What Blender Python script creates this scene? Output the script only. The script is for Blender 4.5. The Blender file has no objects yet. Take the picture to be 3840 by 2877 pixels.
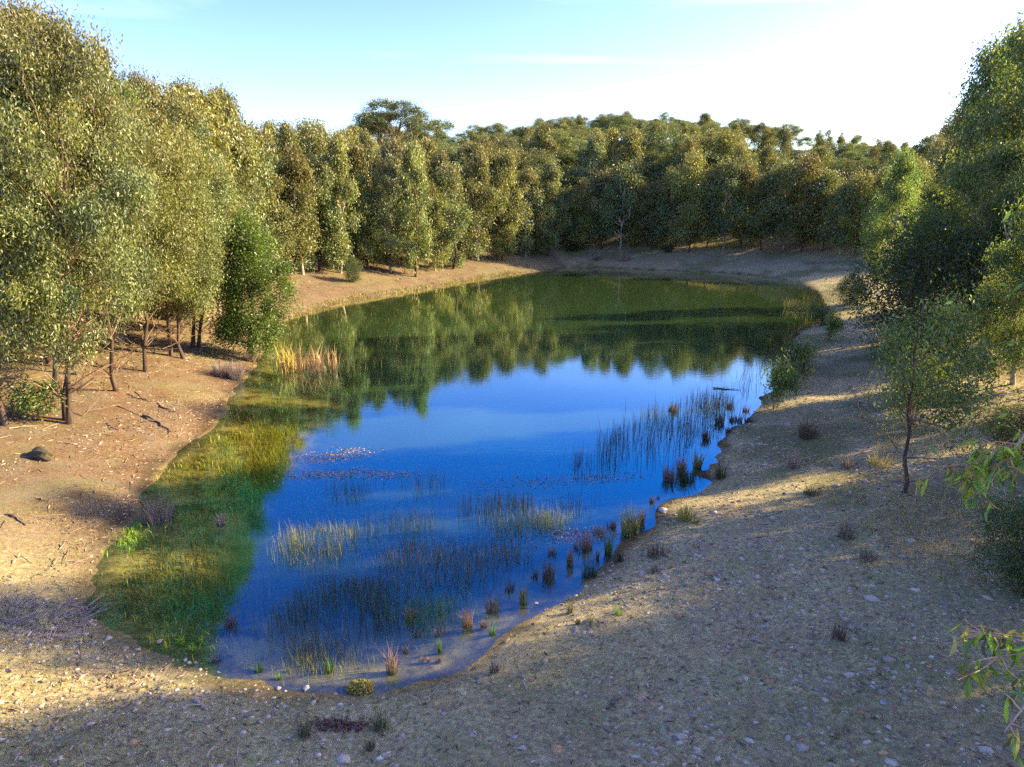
import bpy, math
import numpy as np

# ------------------------------------------------------------------ camera, sky, sun, exposure
sc = bpy.context.scene
CAM_H, PITCH, FPX, W, H_ = 8.0, math.radians(14.8), 692.0, 1024, 767
cam_d = bpy.data.cameras.new('camera'); cam = bpy.data.objects.new('camera', cam_d)
sc.collection.objects.link(cam)
cam.location = (0, 0, CAM_H); cam.rotation_euler = (math.pi/2 - PITCH, 0, 0)
cam_d.sensor_width = 36; cam_d.lens = 36*FPX/W; cam_d.clip_start = 0.1; cam_d.clip_end = 3000
sc.camera = cam
SUN_EL, SUN_AZ = math.radians(23.5), math.radians(79)          # azimuth from +Y towards +X
sun_dir = np.array([math.sin(SUN_AZ)*math.cos(SUN_EL), math.cos(SUN_AZ)*math.cos(SUN_EL), math.sin(SUN_EL)])

world = bpy.data.worlds.new('World'); sc.world = world; world.use_nodes = True
nt = world.node_tree; nt.nodes.clear()
def N(t, typ, **kw):
    n = t.nodes.new(typ)
    for k, v in kw.items(): setattr(n, k, v)
    return n
sky = N(nt, 'ShaderNodeTexSky', sky_type='NISHITA', sun_disc=False, sun_elevation=SUN_EL, sun_rotation=SUN_AZ,
        altitude=200, air_density=1.0, dust_density=1.4, ozone_density=3.0)
hs = N(nt, 'ShaderNodeHueSaturation'); hs.inputs['Saturation'].default_value = 1.25; hs.inputs['Hue'].default_value = 0.530
bg = N(nt, 'ShaderNodeBackground'); bg.inputs['Strength'].default_value = 0.090
wo = N(nt, 'ShaderNodeOutputWorld')
tc = N(nt, 'ShaderNodeTexCoord'); mp = N(nt, 'ShaderNodeMapping'); mp.inputs['Scale'].default_value = (1.2, 1.2, 11.0)
nz = N(nt, 'ShaderNodeTexNoise'); nz.inputs['Scale'].default_value = 1.5; nz.inputs['Detail'].default_value = 6; nz.inputs['Distortion'].default_value = 0.6
rp = N(nt, 'ShaderNodeValToRGB'); rp.color_ramp.elements[0].position = 0.58; rp.color_ramp.elements[1].position = 0.85
rp.color_ramp.elements[1].color = (0.22, 0.22, 0.22, 1)
mx = N(nt, 'ShaderNodeMixRGB'); mx.inputs['Color2'].default_value = (7.0, 7.2, 7.6, 1)
nt.links.new(tc.outputs['Generated'], mp.inputs['Vector']); nt.links.new(mp.outputs[0], nz.inputs['Vector'])
nt.links.new(nz.outputs['Fac'], rp.inputs[0]); nt.links.new(rp.outputs[0], mx.inputs['Fac'])
nt.links.new(sky.outputs[0], hs.inputs['Color']); nt.links.new(hs.outputs[0], mx.inputs['Color1'])
nt.links.new(mx.outputs[0], bg.inputs['Color']); nt.links.new(bg.outputs[0], wo.inputs['Surface'])

sl = bpy.data.lights.new('sun', 'SUN'); sl.energy = 3.0; sl.angle = math.radians(0.5); sl.color = (1.0, 0.82, 0.50)
so = bpy.data.objects.new('sun', sl); sc.collection.objects.link(so)
from mathutils import Vector
so.rotation_euler = Vector(sun_dir).to_track_quat('Z', 'Y').to_euler()
so.location = (60, 6, 40)
sc.view_settings.view_transform = 'Standard'; sc.view_settings.look = 'None'
sc.view_settings.exposure = 2.55; sc.view_settings.gamma = 1.0; sc.view_settings.use_curve_mapping = False
sc.cycles.transparent_max_bounces = 8; sc.cycles.max_bounces = 6; sc.cycles.diffuse_bounces = 2; sc.cycles.glossy_bounces = 3
sc.cycles.use_denoising = False; sc.cycles.caustics_reflective = False; sc.cycles.caustics_refractive = False

# ------------------------------------------------------------------ projection helpers (view = 2212 px wide look at the photo)
K = 1024/2212.0
cp, sp = math.cos(PITCH), math.sin(PITCH)
def rays(pts, k=K):
    p = np.asarray(pts, float)*k
    a = (p[:, 0]-W/2)/FPX; b = (p[:, 1]-H_/2)/FPX
    d = np.stack([a, cp - b*sp, -sp - b*cp], 1)
    return d
def on_plane(pts, z=0.0, k=K):
    d = rays(pts, k); t = (z-CAM_H)/d[:, 2]
    return np.stack([d[:, 0]*t, d[:, 1]*t], 1)
def project(x, y, z):                       # world -> view pixels (2212 wide)
    dz = z-CAM_H; dep = y*cp - dz*sp; up = y*sp + dz*cp
    return (W/2 + FPX*x/dep)/K, (H_/2 - FPX*up/dep)/K
F2V = 2212/3840.0
SHORE_FULL = [(317,2263),(362,2331),(430,2399),(498,2439),(588,2462),(690,2470),(770,2471),(837,2525),(905,2562),(1036,2584),(1172,2602),
 (1285,2589),(1420,2607),(1534,2589),(1642,2557),(1737,2516),(1832,2453),(1900,2399),(1936,2370),(2017,2302),(2090,2248),(2189,2202),
 (2198,2180),(2253,2135),(2343,2076),(2407,2017),(2456,1972),(2479,1926),(2493,1895),(2570,1849),(2637,1822),(2669,1804),(2637,1781),
 (2657,1747),(2689,1693),(2729,1634),(2793,1580),(2824,1535),(2879,1485),(2938,1408),(2960,1317),(2983,1258),(3055,1215),(3107,1128),
 (3020,1059),(2777,1024),(2430,1012),(2135,998),(2083,1010),(1823,1041),(1562,1094),(1319,1128),(1180,1170),(1059,1198),(1010,1250),
 (985,1330),(963,1371),(851,1493),(816,1580),(764,1640),(660,1701),(573,1788),(538,1892),(417,2014),(365,2100),(347,2187)]
POLY = on_plane(np.array(SHORE_FULL)*F2V)
def chaikin(p):
    q = np.roll(p, -1, 0); return np.stack([0.75*p+0.25*q, 0.25*p+0.75*q], 1).reshape(-1, 2)
POLY = chaikin(POLY)

def vnoise(x, y, s, seed=0):                # cheap smooth value noise
    x = np.asarray(x)/s; y = np.asarray(y)/s
    xi = np.floor(x).astype(np.int64); yi = np.floor(y).astype(np.int64); fx = x-xi; fy = y-yi
    fx = fx*fx*(3-2*fx); fy = fy*fy*(3-2*fy)
    def h(a, b):
        n = (a*374761393 + b*668265263 + seed*974711) & 0x7fffffff
        n = ((n ^ (n >> 13))*1274126177) & 0x7fffffff
        return ((n ^ (n >> 16)) & 0xffff)/65535.0
    return (h(xi, yi)*(1-fx)+h(xi+1, yi)*fx)*(1-fy) + (h(xi, yi+1)*(1-fx)+h(xi+1, yi+1)*fx)*fy
def sstep(a, b, v):
    t = np.clip((v-a)/(b-a), 0, 1); return t*t*(3-2*t)

def shore(x, y):                            # signed distance to the waterline (+ on land) and outward direction
    P = np.stack([np.asarray(x, float).ravel(), np.asarray(y, float).ravel()], 1)
    A = POLY; B = np.roll(POLY, -1, 0)
    best = np.full(len(P), 1e9); nx = np.zeros(len(P)); ny = np.zeros(len(P)); ins = np.zeros(len(P), bool)
    for a, b in zip(A, B):
        d = b-a; r = P-a; t = np.clip((r@d)/(d@d+1e-12), 0, 1)
        e = r - t[:, None]*d; q = (e*e).sum(1)
        m = q < best; best = np.where(m, q, best); nx = np.where(m, e[:, 0], nx); ny = np.where(m, e[:, 1], ny)
        c = (a[1] > P[:, 1]) != (b[1] > P[:, 1])
        if c.any():
            xx = a[0] + (P[:, 1]-a[1])/(b[1]-a[1]+1e-12)*d[0]
            ins ^= c & (P[:, 0] < xx)
    s = np.sqrt(best); n = s+1e-9
    return np.where(ins, -s, s), nx/n, ny/n
def ground_z(x, y):
    x = np.asarray(x, float); y = np.asarray(y, float); shp = x.shape
    s, nx, ny = shore(x, y); x = x.ravel(); y = y.ravel()
    s = s + (0.55*(vnoise(x, y, 1.4, 31)-.5) + 0.30*(vnoise(x, y, .5, 32)-.5))*np.exp(-(s/1.2)**2)
    wl = np.maximum(-nx, 0)**2; wr = np.maximum(nx, 0)**2; wf = np.maximum(ny, 0)**2; wn = np.maximum(-ny, 0)**2
    tot = wl+wr+wf+wn+1e-6
    far = sstep(60, 85, y)
    # the first few metres of bank, then the gentler land behind it
    s1 = (wl*(0.24-0.06*far) + wr*(0.14+0.05*far) + wf*0.24 + wn*0.12)/tot
    w1 = (wl*8 + wr*12 + wf*8 + wn*12)/tot
    s2 = (wl*0.08 + wr*0.05 + wf*0.07 + wn*0.02)/tot
    so_ = np.maximum(s, 0)
    z = s1*w1*(1-np.exp(-so_/w1*1.15))/0.85 + s2*np.maximum(so_-w1*0.6, 0)
    hill = 13*np.exp(-(((x-28)/55)**2 + ((y-150)/45)**2)) + 7*np.exp(-(((x+45)/40)**2 + ((y-120)/45)**2))
    z = z + hill*sstep(3, 25, so_)
    z = np.minimum(z, 22)
    dep = np.maximum(-s, 0)
    shallow = np.maximum(sstep(19, 10, y), 0.85*sstep(44, 24, y)*sstep(1.2, -1.8, x + 6.3))
    bed = -(1-shallow)*2.2*(1-np.exp(-dep*0.22)) - shallow*0.75*(1-np.exp(-dep*0.16))
    z = np.where(s > 0, z, bed)
    rough = 0.17*(vnoise(x, y, 2.3, 1)-0.5) + 0.06*(vnoise(x, y, 0.8, 2)-0.5) + 0.02*(vnoise(x, y, 0.3, 3)-0.5)
    z = z + rough*np.where(s > 0, sstep(0, 1.2, s), 0.5*sstep(0, 1.5, -s))
    z = z + 0.012*(vnoise(x, y, 0.35, 5)-0.5)*sstep(1.5, 0.0, np.abs(s))
    return z.reshape(shp)
def on_ground(pts, k=K):                    # view pixels -> points on the terrain or the water surface, whichever comes first
    d = rays(pts, k); n = len(d); t = np.full(n, 3.0); hit = np.zeros(n, bool); out = np.full((n, 3), np.nan)
    prev = t.copy()
    ts = np.concatenate([np.arange(6, 40, 0.25), np.arange(40, 240, 1.0)])
    for tt in ts:
        x = d[:, 0]*tt; y = d[:, 1]*tt; z = CAM_H + d[:, 2]*tt
        g = np.maximum(ground_z(x, y), 0)
        m = (~hit) & (z <= g)
        out[m] = np.stack([x[m], y[m], g[m]], 1); hit |= m
        if hit.all(): break
    # refine
    return out

# ------------------------------------------------------------------ mesh / material helpers
C = sc.collection
def mesh_np(name, V, quads=None, tris=None, col=None, mat=None, smooth=False, extra=None):
    me = bpy.data.meshes.new(name)
    V = np.asarray(V, np.float32); nq = 0 if quads is None else len(quads); ntr = 0 if tris is None else len(tris)
    me.vertices.add(len(V)); me.vertices.foreach_set('co', V.ravel())
    idx = []
    if nq: idx.append(np.asarray(quads, np.int32).ravel())
    if ntr: idx.append(np.asarray(tris, np.int32).ravel())
    idx = np.concatenate(idx); me.loops.add(len(idx)); me.loops.foreach_set('vertex_index', idx)
    me.polygons.add(nq+ntr)
    st = np.concatenate([np.arange(nq)*4, nq*4+np.arange(ntr)*3]).astype(np.int32)
    me.polygons.foreach_set('loop_start', st)
    if smooth: me.polygons.foreach_set('use_smooth', np.ones(nq+ntr, bool))
    me.update(calc_edges=True)
    if col is not None:
        a = me.attributes.new('Col', 'FLOAT_COLOR', 'POINT')
        c = np.ones((len(V), 4), np.float32); c[:, :3] = col; a.data.foreach_set('color', c.ravel())
    for k, v in (extra or {}).items():
        a = me.attributes.new(k, 'FLOAT', 'POINT'); a.data.foreach_set('value', np.asarray(v, np.float32))
    if mat: me.materials.append(mat)
    return me
def link(name, data, parent=None, loc=None, label=None, cat=None, group=None, kind=None):
    o = bpy.data.objects.new(name, data); C.objects.link(o)
    if parent: o.parent = parent
    if loc is not None: o.location = loc
    if label: o['label'] = label
    if cat: o['category'] = cat
    if group: o['group'] = group
    if kind: o['kind'] = kind
    return o
def material(name):
    m = bpy.data.materials.new(name); m.use_nodes = True; t = m.node_tree; t.nodes.clear()
    out = N(t, 'ShaderNodeOutputMaterial'); return m, t, out
def leaf_mat(name, trans=0.35, rough=0.5, gloss=0.05, vary=0.18):
    m, t, out = material(name); L = t.links.new
    at = N(t, 'ShaderNodeAttribute', attribute_name='Col'); oi = N(t, 'ShaderNodeObjectInfo')
    h = N(t, 'ShaderNodeHueSaturation')
    mr = N(t, 'ShaderNodeMapRange'); mr.inputs['To Min'].default_value = 1-vary; mr.inputs['To Max'].default_value = 1+vary
    mh = N(t, 'ShaderNodeMapRange'); mh.inputs['To Min'].default_value = 0.485; mh.inputs['To Max'].default_value = 0.515
    L(oi.outputs['Random'], mr.inputs['Value']); L(oi.outputs['Random'], mh.inputs['Value'])
    L(mr.outputs[0], h.inputs['Value']); L(mh.outputs[0], h.inputs['Hue']); L(at.outputs['Color'], h.inputs['Color'])
    d = N(t, 'ShaderNodeBsdfDiffuse'); tr = N(t, 'ShaderNodeBsdfTranslucent'); g = N(t, 'ShaderNodeBsdfGlossy'); g.inputs['Roughness'].default_value = rough
    tb = N(t, 'ShaderNodeMixRGB', blend_type='MULTIPLY'); tb.inputs['Fac'].default_value = 1; tb.inputs['Color2'].default_value = (1.5, 1.45, 0.6, 1)
    L(h.outputs[0], d.inputs['Color']); L(h.outputs[0], tb.inputs['Color1']); L(tb.outputs[0], tr.inputs['Color'])
    m1 = N(t, 'ShaderNodeMixShader'); m1.inputs[0].default_value = trans; L(d.outputs[0], m1.inputs[1]); L(tr.outputs[0], m1.inputs[2])
    m2 = N(t, 'ShaderNodeMixShader'); m2.inputs[0].default_value = gloss; L(m1.outputs[0], m2.inputs[1]); L(g.outputs[0], m2.inputs[2])
    L(m2.outputs[0], out.inputs['Surface']); return m
def bark_mat(name, c1, c2, scale=6):
    m, t, out = material(name); L = t.links.new
    tcn = N(t, 'ShaderNodeTexCoord'); mpn = N(t, 'ShaderNodeMapping'); mpn.inputs['Scale'].default_value = (1, 1, 0.2)
    n = N(t, 'ShaderNodeTexNoise'); n.inputs['Scale'].default_value = scale; n.inputs['Detail'].default_value = 5
    r = N(t, 'ShaderNodeValToRGB'); r.color_ramp.elements[0].position = .35; r.color_ramp.elements[1].position = .7
    r.color_ramp.elements[0].color = (*c1, 1); r.color_ramp.elements[1].color = (*c2, 1)
    at = N(t, 'ShaderNodeAttribute', attribute_name='Col'); mm = N(t, 'ShaderNodeMixRGB', blend_type='MULTIPLY'); mm.inputs[0].default_value = 1
    b = N(t, 'ShaderNodeBsdfPrincipled'); b.inputs['Roughness'].default_value = .85; b.inputs['Specular IOR Level'].default_value = .2
    bu = N(t, 'ShaderNodeBump'); bu.inputs['Strength'].default_value = .5; bu.inputs['Distance'].default_value = .02
    L(tcn.outputs['Object'], mpn.inputs[0]); L(mpn.outputs[0], n.inputs['Vector']); L(n.outputs['Fac'], r.inputs[0])
    L(r.outputs[0], mm.inputs[1]); L(at.outputs['Color'], mm.inputs[2]); L(mm.outputs[0], b.inputs['Base Color'])
    L(n.outputs['Fac'], bu.inputs['Height']); L(bu.outputs[0], b.inputs['Normal'])
    L(b.outputs[0], out.inputs['Surface']); return m
def attr_mat(name, rough=.8, spec=.25, trans=0.0):
    m, t, out = material(name); L = t.links.new
    at = N(t, 'ShaderNodeAttribute', attribute_name='Col'); b = N(t, 'ShaderNodeBsdfPrincipled')
    b.inputs['Roughness'].default_value = rough; b.inputs['Specular IOR Level'].default_value = spec
    L(at.outputs['Color'], b.inputs['Base Color'])
    if trans:
        tr = N(t, 'ShaderNodeBsdfTranslucent'); L(at.outputs['Color'], tr.inputs['Color'])
        mxs = N(t, 'ShaderNodeMixShader'); mxs.inputs[0].default_value = trans
        L(b.outputs[0], mxs.inputs[1]); L(tr.outputs[0], mxs.inputs[2]); L(mxs.outputs[0], out.inputs['Surface'])
    else: L(b.outputs[0], out.inputs['Surface'])
    return m
M_LEAF = leaf_mat('eucalypt_leaf', .25); M_LEAFR = leaf_mat('broad_eucalypt_leaf', .5, .5, .035); M_WATTLE = leaf_mat('wattle_leaf', .4, .5, .05)
M_BARK = bark_mat('brown_bark', (.045, .028, .018), (.15, .10, .068)); M_PALE = bark_mat('pale_bark', (.25, .18, .13), (.55, .46, .36))
M_BLADE = attr_mat('grass_blade', .6, .3, .3); M_STONE = attr_mat('stone', .9, .2); M_WOOD = attr_mat('dead_wood', .85, .2)

# ------------------------------------------------------------------ ground
def axis(segs):
    o = [segs[0][0]]
    for a, b, s in segs:
        n = max(1, int(round((b-a)/s))); o += list(np.linspace(a, b, n+1)[1:])
    return np.array(o)
gx = axis([(-900, -300, 100), (-300, -100, 20), (-100, -36, 4), (-36, -20, 0.8), (-20, 20, 0.2), (20, 45, 0.5), (45, 120, 4), (120, 300, 20), (300, 900, 100)])
gy = axis([(-400, -60, 40), (-60, 0, 4), (0, 5, .6), (5, 32, 0.16), (32, 60, 0.4), (60, 110, 0.8), (110, 240, 5), (240, 400, 20), (400, 1200, 100)])
X, Y = np.meshgrid(gx, gy); Z = ground_z(X, Y)
nx_, ny_ = len(gx), len(gy)
I = np.arange(nx_*ny_).reshape(ny_, nx_)
Q = np.stack([I[:-1, :-1], I[:-1, 1:], I[1:, 1:], I[1:, :-1]], -1).reshape(-1, 4)
S, SNX, SNY = shore(X, Y)
xf, yf = X.ravel(), Y.ravel()
clay = sstep(0.1, 0.5, -SNX)*sstep(11, 17, yf)*(S > -.5) + 0.35*sstep(75, 85, yf)
lushy = vnoise(xf, yf, 3.1, 11)*0.6 + vnoise(xf, yf, 1.1, 12)*0.4
grass = sstep(.46, .72, lushy)*(0.35+0.65*sstep(13, 20, yf)*(SNX > 0)) 
wet = sstep(0.55, 0.0, S + .5*(vnoise(xf, yf, .7, 35)-.5))
M_GROUND, t, out = material('bank_soil'); L = t.links.new
def attr(nm): return N(t, 'ShaderNodeAttribute', attribute_name=nm).outputs['Fac']
tcn = N(t, 'ShaderNodeTexCoord').outputs['Object']
def noise(scale, det=5, rough=.6):
    n = N(t, 'ShaderNodeTexNoise'); n.inputs['Scale'].default_value = scale; n.inputs['Detail'].default_value = det; n.inputs['Roughness'].default_value = rough
    L(tcn, n.inputs['Vector']); return n.outputs['Fac']
def ramp(fac, stops):
    r = N(t, 'ShaderNodeValToRGB'); e = r.color_ramp.elements
    while len(e) < len(stops): e.new(.5)
    for k, (p, c) in enumerate(stops): e[k].position = p; e[k].color = (*c, 1)
    L(fac, r.inputs[0]); return r.outputs[0]
def mix(f, a, b, bt='MIX'):
    n = N(t, 'ShaderNodeMixRGB', blend_type=bt)
    if isinstance(f, float): n.inputs[0].default_value = f
    else: L(f, n.inputs[0])
    for k, v in ((1, a), (2, b)):
        if isinstance(v, tuple): n.inputs[k].default_value = (*v, 1)
        else: L(v, n.inputs[k])
    return n.outputs[0]
n_f = noise(11, 8, .8); n_m = noise(1.3, 6, .65); n_l = noise(.35, 4)
vor = N(t, 'ShaderNodeTexVoronoi'); vor.inputs['Scale'].default_value = 15; vor.inputs['Randomness'].default_value = 1; L(tcn, vor.inputs['Vector'])
grav = ramp(n_f, [(.32, (.095, .074, .028)), (.43, (.34, .275, .115)), (.55, (.51, .42, .19)), (.70, (.72, .62, .37))])
grav = mix(ramp(n_m, [(.40, (0, 0, 0)), (.65, (1, 1, 1))]), grav, mix(.5, grav, (.36, .24, .12)))
pat = noise(.8, 5, .7); sepb = N(t, 'ShaderNodeSeparateColor'); L(vor.outputs['Color'], sepb.inputs[0])
grav = mix(ramp(pat, [(.50, (0, 0, 0)), (.64, (.8, .8, .8))]), grav, mix(.6, grav, (.30, .285, .09)))
grav = mix(1.0, grav, ramp(sepb.outputs[0], [(0, (.80, .80, .80)), (.6, (.95, .95, .95)), (1, (1.2, 1.18, 1.1))]), 'MULTIPLY')
cl = ramp(n_f, [(.32, (.04, .024, .012)), (.45, (.13, .075, .033)), (.57, (.20, .12, .054)), (.72, (.34, .235, .13))])
cl = mix(ramp(pat, [(.48, (0, 0, 0)), (.62, (.9, .9, .9))]), cl, mix(.6, cl, (.15, .14, .07)))
cl = mix(ramp(n_m, [(.42, (0, 0, 0)), (.62, (1, 1, 1))]), cl, mix(.6, cl, (.22, .16, .10)))
gr = ramp(n_f, [(.3, (.09, .085, .03)), (.55, (.24, .21, .075)), (.75, (.40, .34, .15))])
c = mix(attr('clay'), grav, cl); c = mix(attr('grass'), c, gr)
bedc = mix(attr('deep_bed'), ramp(n_m, [(.40, (.13, .085, .02)), (.58, (.52, .38, .10))]), ramp(n_m, [(.35, (.035, .032, .014)), (.6, (.09, .08, .035))]))  # bed colour turns darker where the pond is deeper
c = mix(attr('bed'), c, bedc)
c = mix(attr('wet'), c, mix(1.0, c, (.50, .47, .42), 'MULTIPLY'))
b = N(t, 'ShaderNodeBsdfPrincipled'); b.inputs['Roughness'].default_value = .95; b.inputs['Specular IOR Level'].default_value = .15
L(c, b.inputs['Base Color'])
bu = N(t, 'ShaderNodeBump'); bu.inputs['Strength'].default_value = .9; bu.inputs['Distance'].default_value = .05
L(n_f, bu.inputs['Height']); L(bu.outputs[0], b.inputs['Normal']); L(b.outputs[0], out.inputs['Surface'])
gme = mesh_np('ground', np.stack([xf, yf, Z.ravel()], 1), quads=Q, mat=M_GROUND, smooth=True,
              extra=dict(clay=np.clip(clay, 0, 1), grass=grass*(S > .3), wet=wet*(S > -.3), bed=sstep(0.0, -.6, S), deep_bed=sstep(-.22, -.6, Z.ravel())*(1-sstep(1.2, -1.8, xf+6.3))))
link('ground', gme, kind='structure')

# ------------------------------------------------------------------ water
wx = np.arange(-26, 48, .5); wy = np.arange(6, 92, .5)
X, Y = np.meshgrid(wx, wy); S2, _, _ = shore(X, Y); dep = np.maximum(-ground_z(X, Y).ravel(), 0)
I = np.arange(X.size).reshape(X.shape); sq = S2.reshape(X.shape)
Q = np.stack([I[:-1, :-1], I[:-1, 1:], I[1:, 1:], I[1:, :-1]], -1).reshape(-1, 4)
Q = Q[(S2[Q] < 0.9).any(1)]
used = np.unique(Q); rm = -np.ones(X.size, int); rm[used] = np.arange(len(used))
M_WATER, t, out = material('pond_water'); L = t.links.new
tcn = N(t, 'ShaderNodeTexCoord').outputs['Object']
mpn = N(t, 'ShaderNodeMapping'); mpn.inputs['Scale'].default_value = (.8, 2.0, 1); L(tcn, mpn.inputs[0]); tcn = mpn.outputs[0]
bu = N(t, 'ShaderNodeBump'); bu.inputs['Strength'].default_value = .07; bu.inputs['Distance'].default_value = .02
L(noise(2.5, 3), bu.inputs['Height'])
gl = N(t, 'ShaderNodeBsdfGlossy'); gl.inputs['Roughness'].default_value = .015; gl.inputs['Color'].default_value = (.26, .64, 1, 1); L(bu.outputs[0], gl.inputs['Normal'])
lw_ = N(t, 'ShaderNodeLayerWeight'); lw_.inputs['Blend'].default_value = .5; L(bu.outputs[0], lw_.inputs['Normal'])
pw_ = N(t, 'ShaderNodeMath', operation='POWER'); L(lw_.outputs['Facing'], pw_.inputs[0]); pw_.inputs[1].default_value = 2.3
fr = N(t, 'ShaderNodeMath', operation='MULTIPLY_ADD'); L(pw_.outputs[0], fr.inputs[0]); L(mix(ramp(lw_.outputs['Facing'], [(.64, (0, 0, 0)), (.86, (1, 1, 1))]), (.02, .52, .84), (1, 1, .82)), gl.inputs['Color']); fr.inputs[1].default_value = .95; fr.inputs[2].default_value = .04  # blue of the reflected sky put into the gloss colour, fading at grazing angles
trn = N(t, 'ShaderNodeBsdfTransparent'); trn.inputs['Color'].default_value = (.86, .92, .80, 1)
df = N(t, 'ShaderNodeBsdfDiffuse'); df.inputs['Color'].default_value = (.042, .078, .022, 1)
ms = N(t, 'ShaderNodeMixShader'); L(attr('murk'), ms.inputs[0]); L(trn.outputs[0], ms.inputs[1]); L(df.outputs[0], ms.inputs[2])
ms2 = N(t, 'ShaderNodeMixShader'); L(fr.outputs[0], ms2.inputs[0]); L(ms.outputs[0], ms2.inputs[1]); L(gl.outputs[0], ms2.inputs[2])
L(ms2.outputs[0], out.inputs['Surface'])
clear = sstep(44, 26, Y.ravel())*sstep(1.2, -1.8, X.ravel()+6.3)
murk = (1-np.exp(-dep*(1.7-1.62*clear)))*(0.96-.5*clear)
wme = mesh_np('water', np.stack([X.ravel(), Y.ravel(), np.zeros(X.size)], 1)[used], quads=rm[Q], mat=M_WATER, smooth=True, extra=dict(murk=murk[used]))
link('water', wme, kind='structure')

# ------------------------------------------------------------------ generators
def unit(v): return v/(np.linalg.norm(v, axis=-1, keepdims=True)+1e-9)
def leaves_np(pos, d, length, width, rng, fold=.15):
    n = len(pos); s = unit(np.cross(d, rng.normal(size=(n, 3)))); nn = np.cross(d, s)
    length = np.broadcast_to(length, n)[:, None]; width = np.broadcast_to(width, n)[:, None]
    m = pos + d*length*.42 + nn*width*fold
    V = np.stack([pos, m - s*width*.5, pos + d*length, m + s*width*.5], 1).reshape(-1, 3)
    return V, np.arange(4*n).reshape(n, 4)
def tubes(paths, sides=6):
    """paths: list of (points Nx3, radii N, colour)"""
    VV, QQ, CC = [], [], []; off = 0
    for pts, rad, colr in paths:
        pts = np.asarray(pts, float); n = len(pts)
        d = unit(np.gradient(pts, axis=0)); ref = np.array([1., .2, .1]) if abs(d[0, 2]) > .7 else np.array([0, 0, 1.])
        u = unit(np.cross(d, ref)); v = np.cross(d, u)
        a = np.arange(sides)*2*math.pi/sides
        ring = pts[:, None] + (u[:, None]*np.cos(a)[None, :, None] + v[:, None]*np.sin(a)[None, :, None])*np.asarray(rad)[:, None, None]
        VV.append(ring.reshape(-1, 3)); CC.append(np.broadcast_to(colr, (n*sides, 3)))
        i = np.arange(n-1)[:, None]*sides; j = np.arange(sides)[None]; k = (j+1) % sides
        QQ.append(np.stack([i+j, i+k, i+sides+k, i+sides+j], -1).reshape(-1, 4)+off); off += n*sides
    return np.concatenate(VV), np.concatenate(QQ), np.concatenate(CC)
def limb(a, b, rng, n=5, bow=.12, jit=.03):
    a = np.asarray(a, float); b = np.asarray(b, float); t_ = np.linspace(0, 1, n)[:, None]
    L_ = np.linalg.norm(b-a); p = a*(1-t_)+b*t_
    p = p + np.sin(t_*math.pi)*rng.normal(size=3)*bow*L_ + np.concatenate([np.zeros((1, 3)), rng.normal(size=(n-2, 3))*jit*L_, np.zeros((1, 3))])
    return p
GREY = np.array([.160, .180, .058]); OLIVE = np.array([.165, .170, .034]); RUST = np.array([.250, .120, .030]); DEEP = np.array([.060, .095, .035]); LIME = np.array([.130, .200, .022]); BLUEG = np.array([.115, .150, .058])

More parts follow.
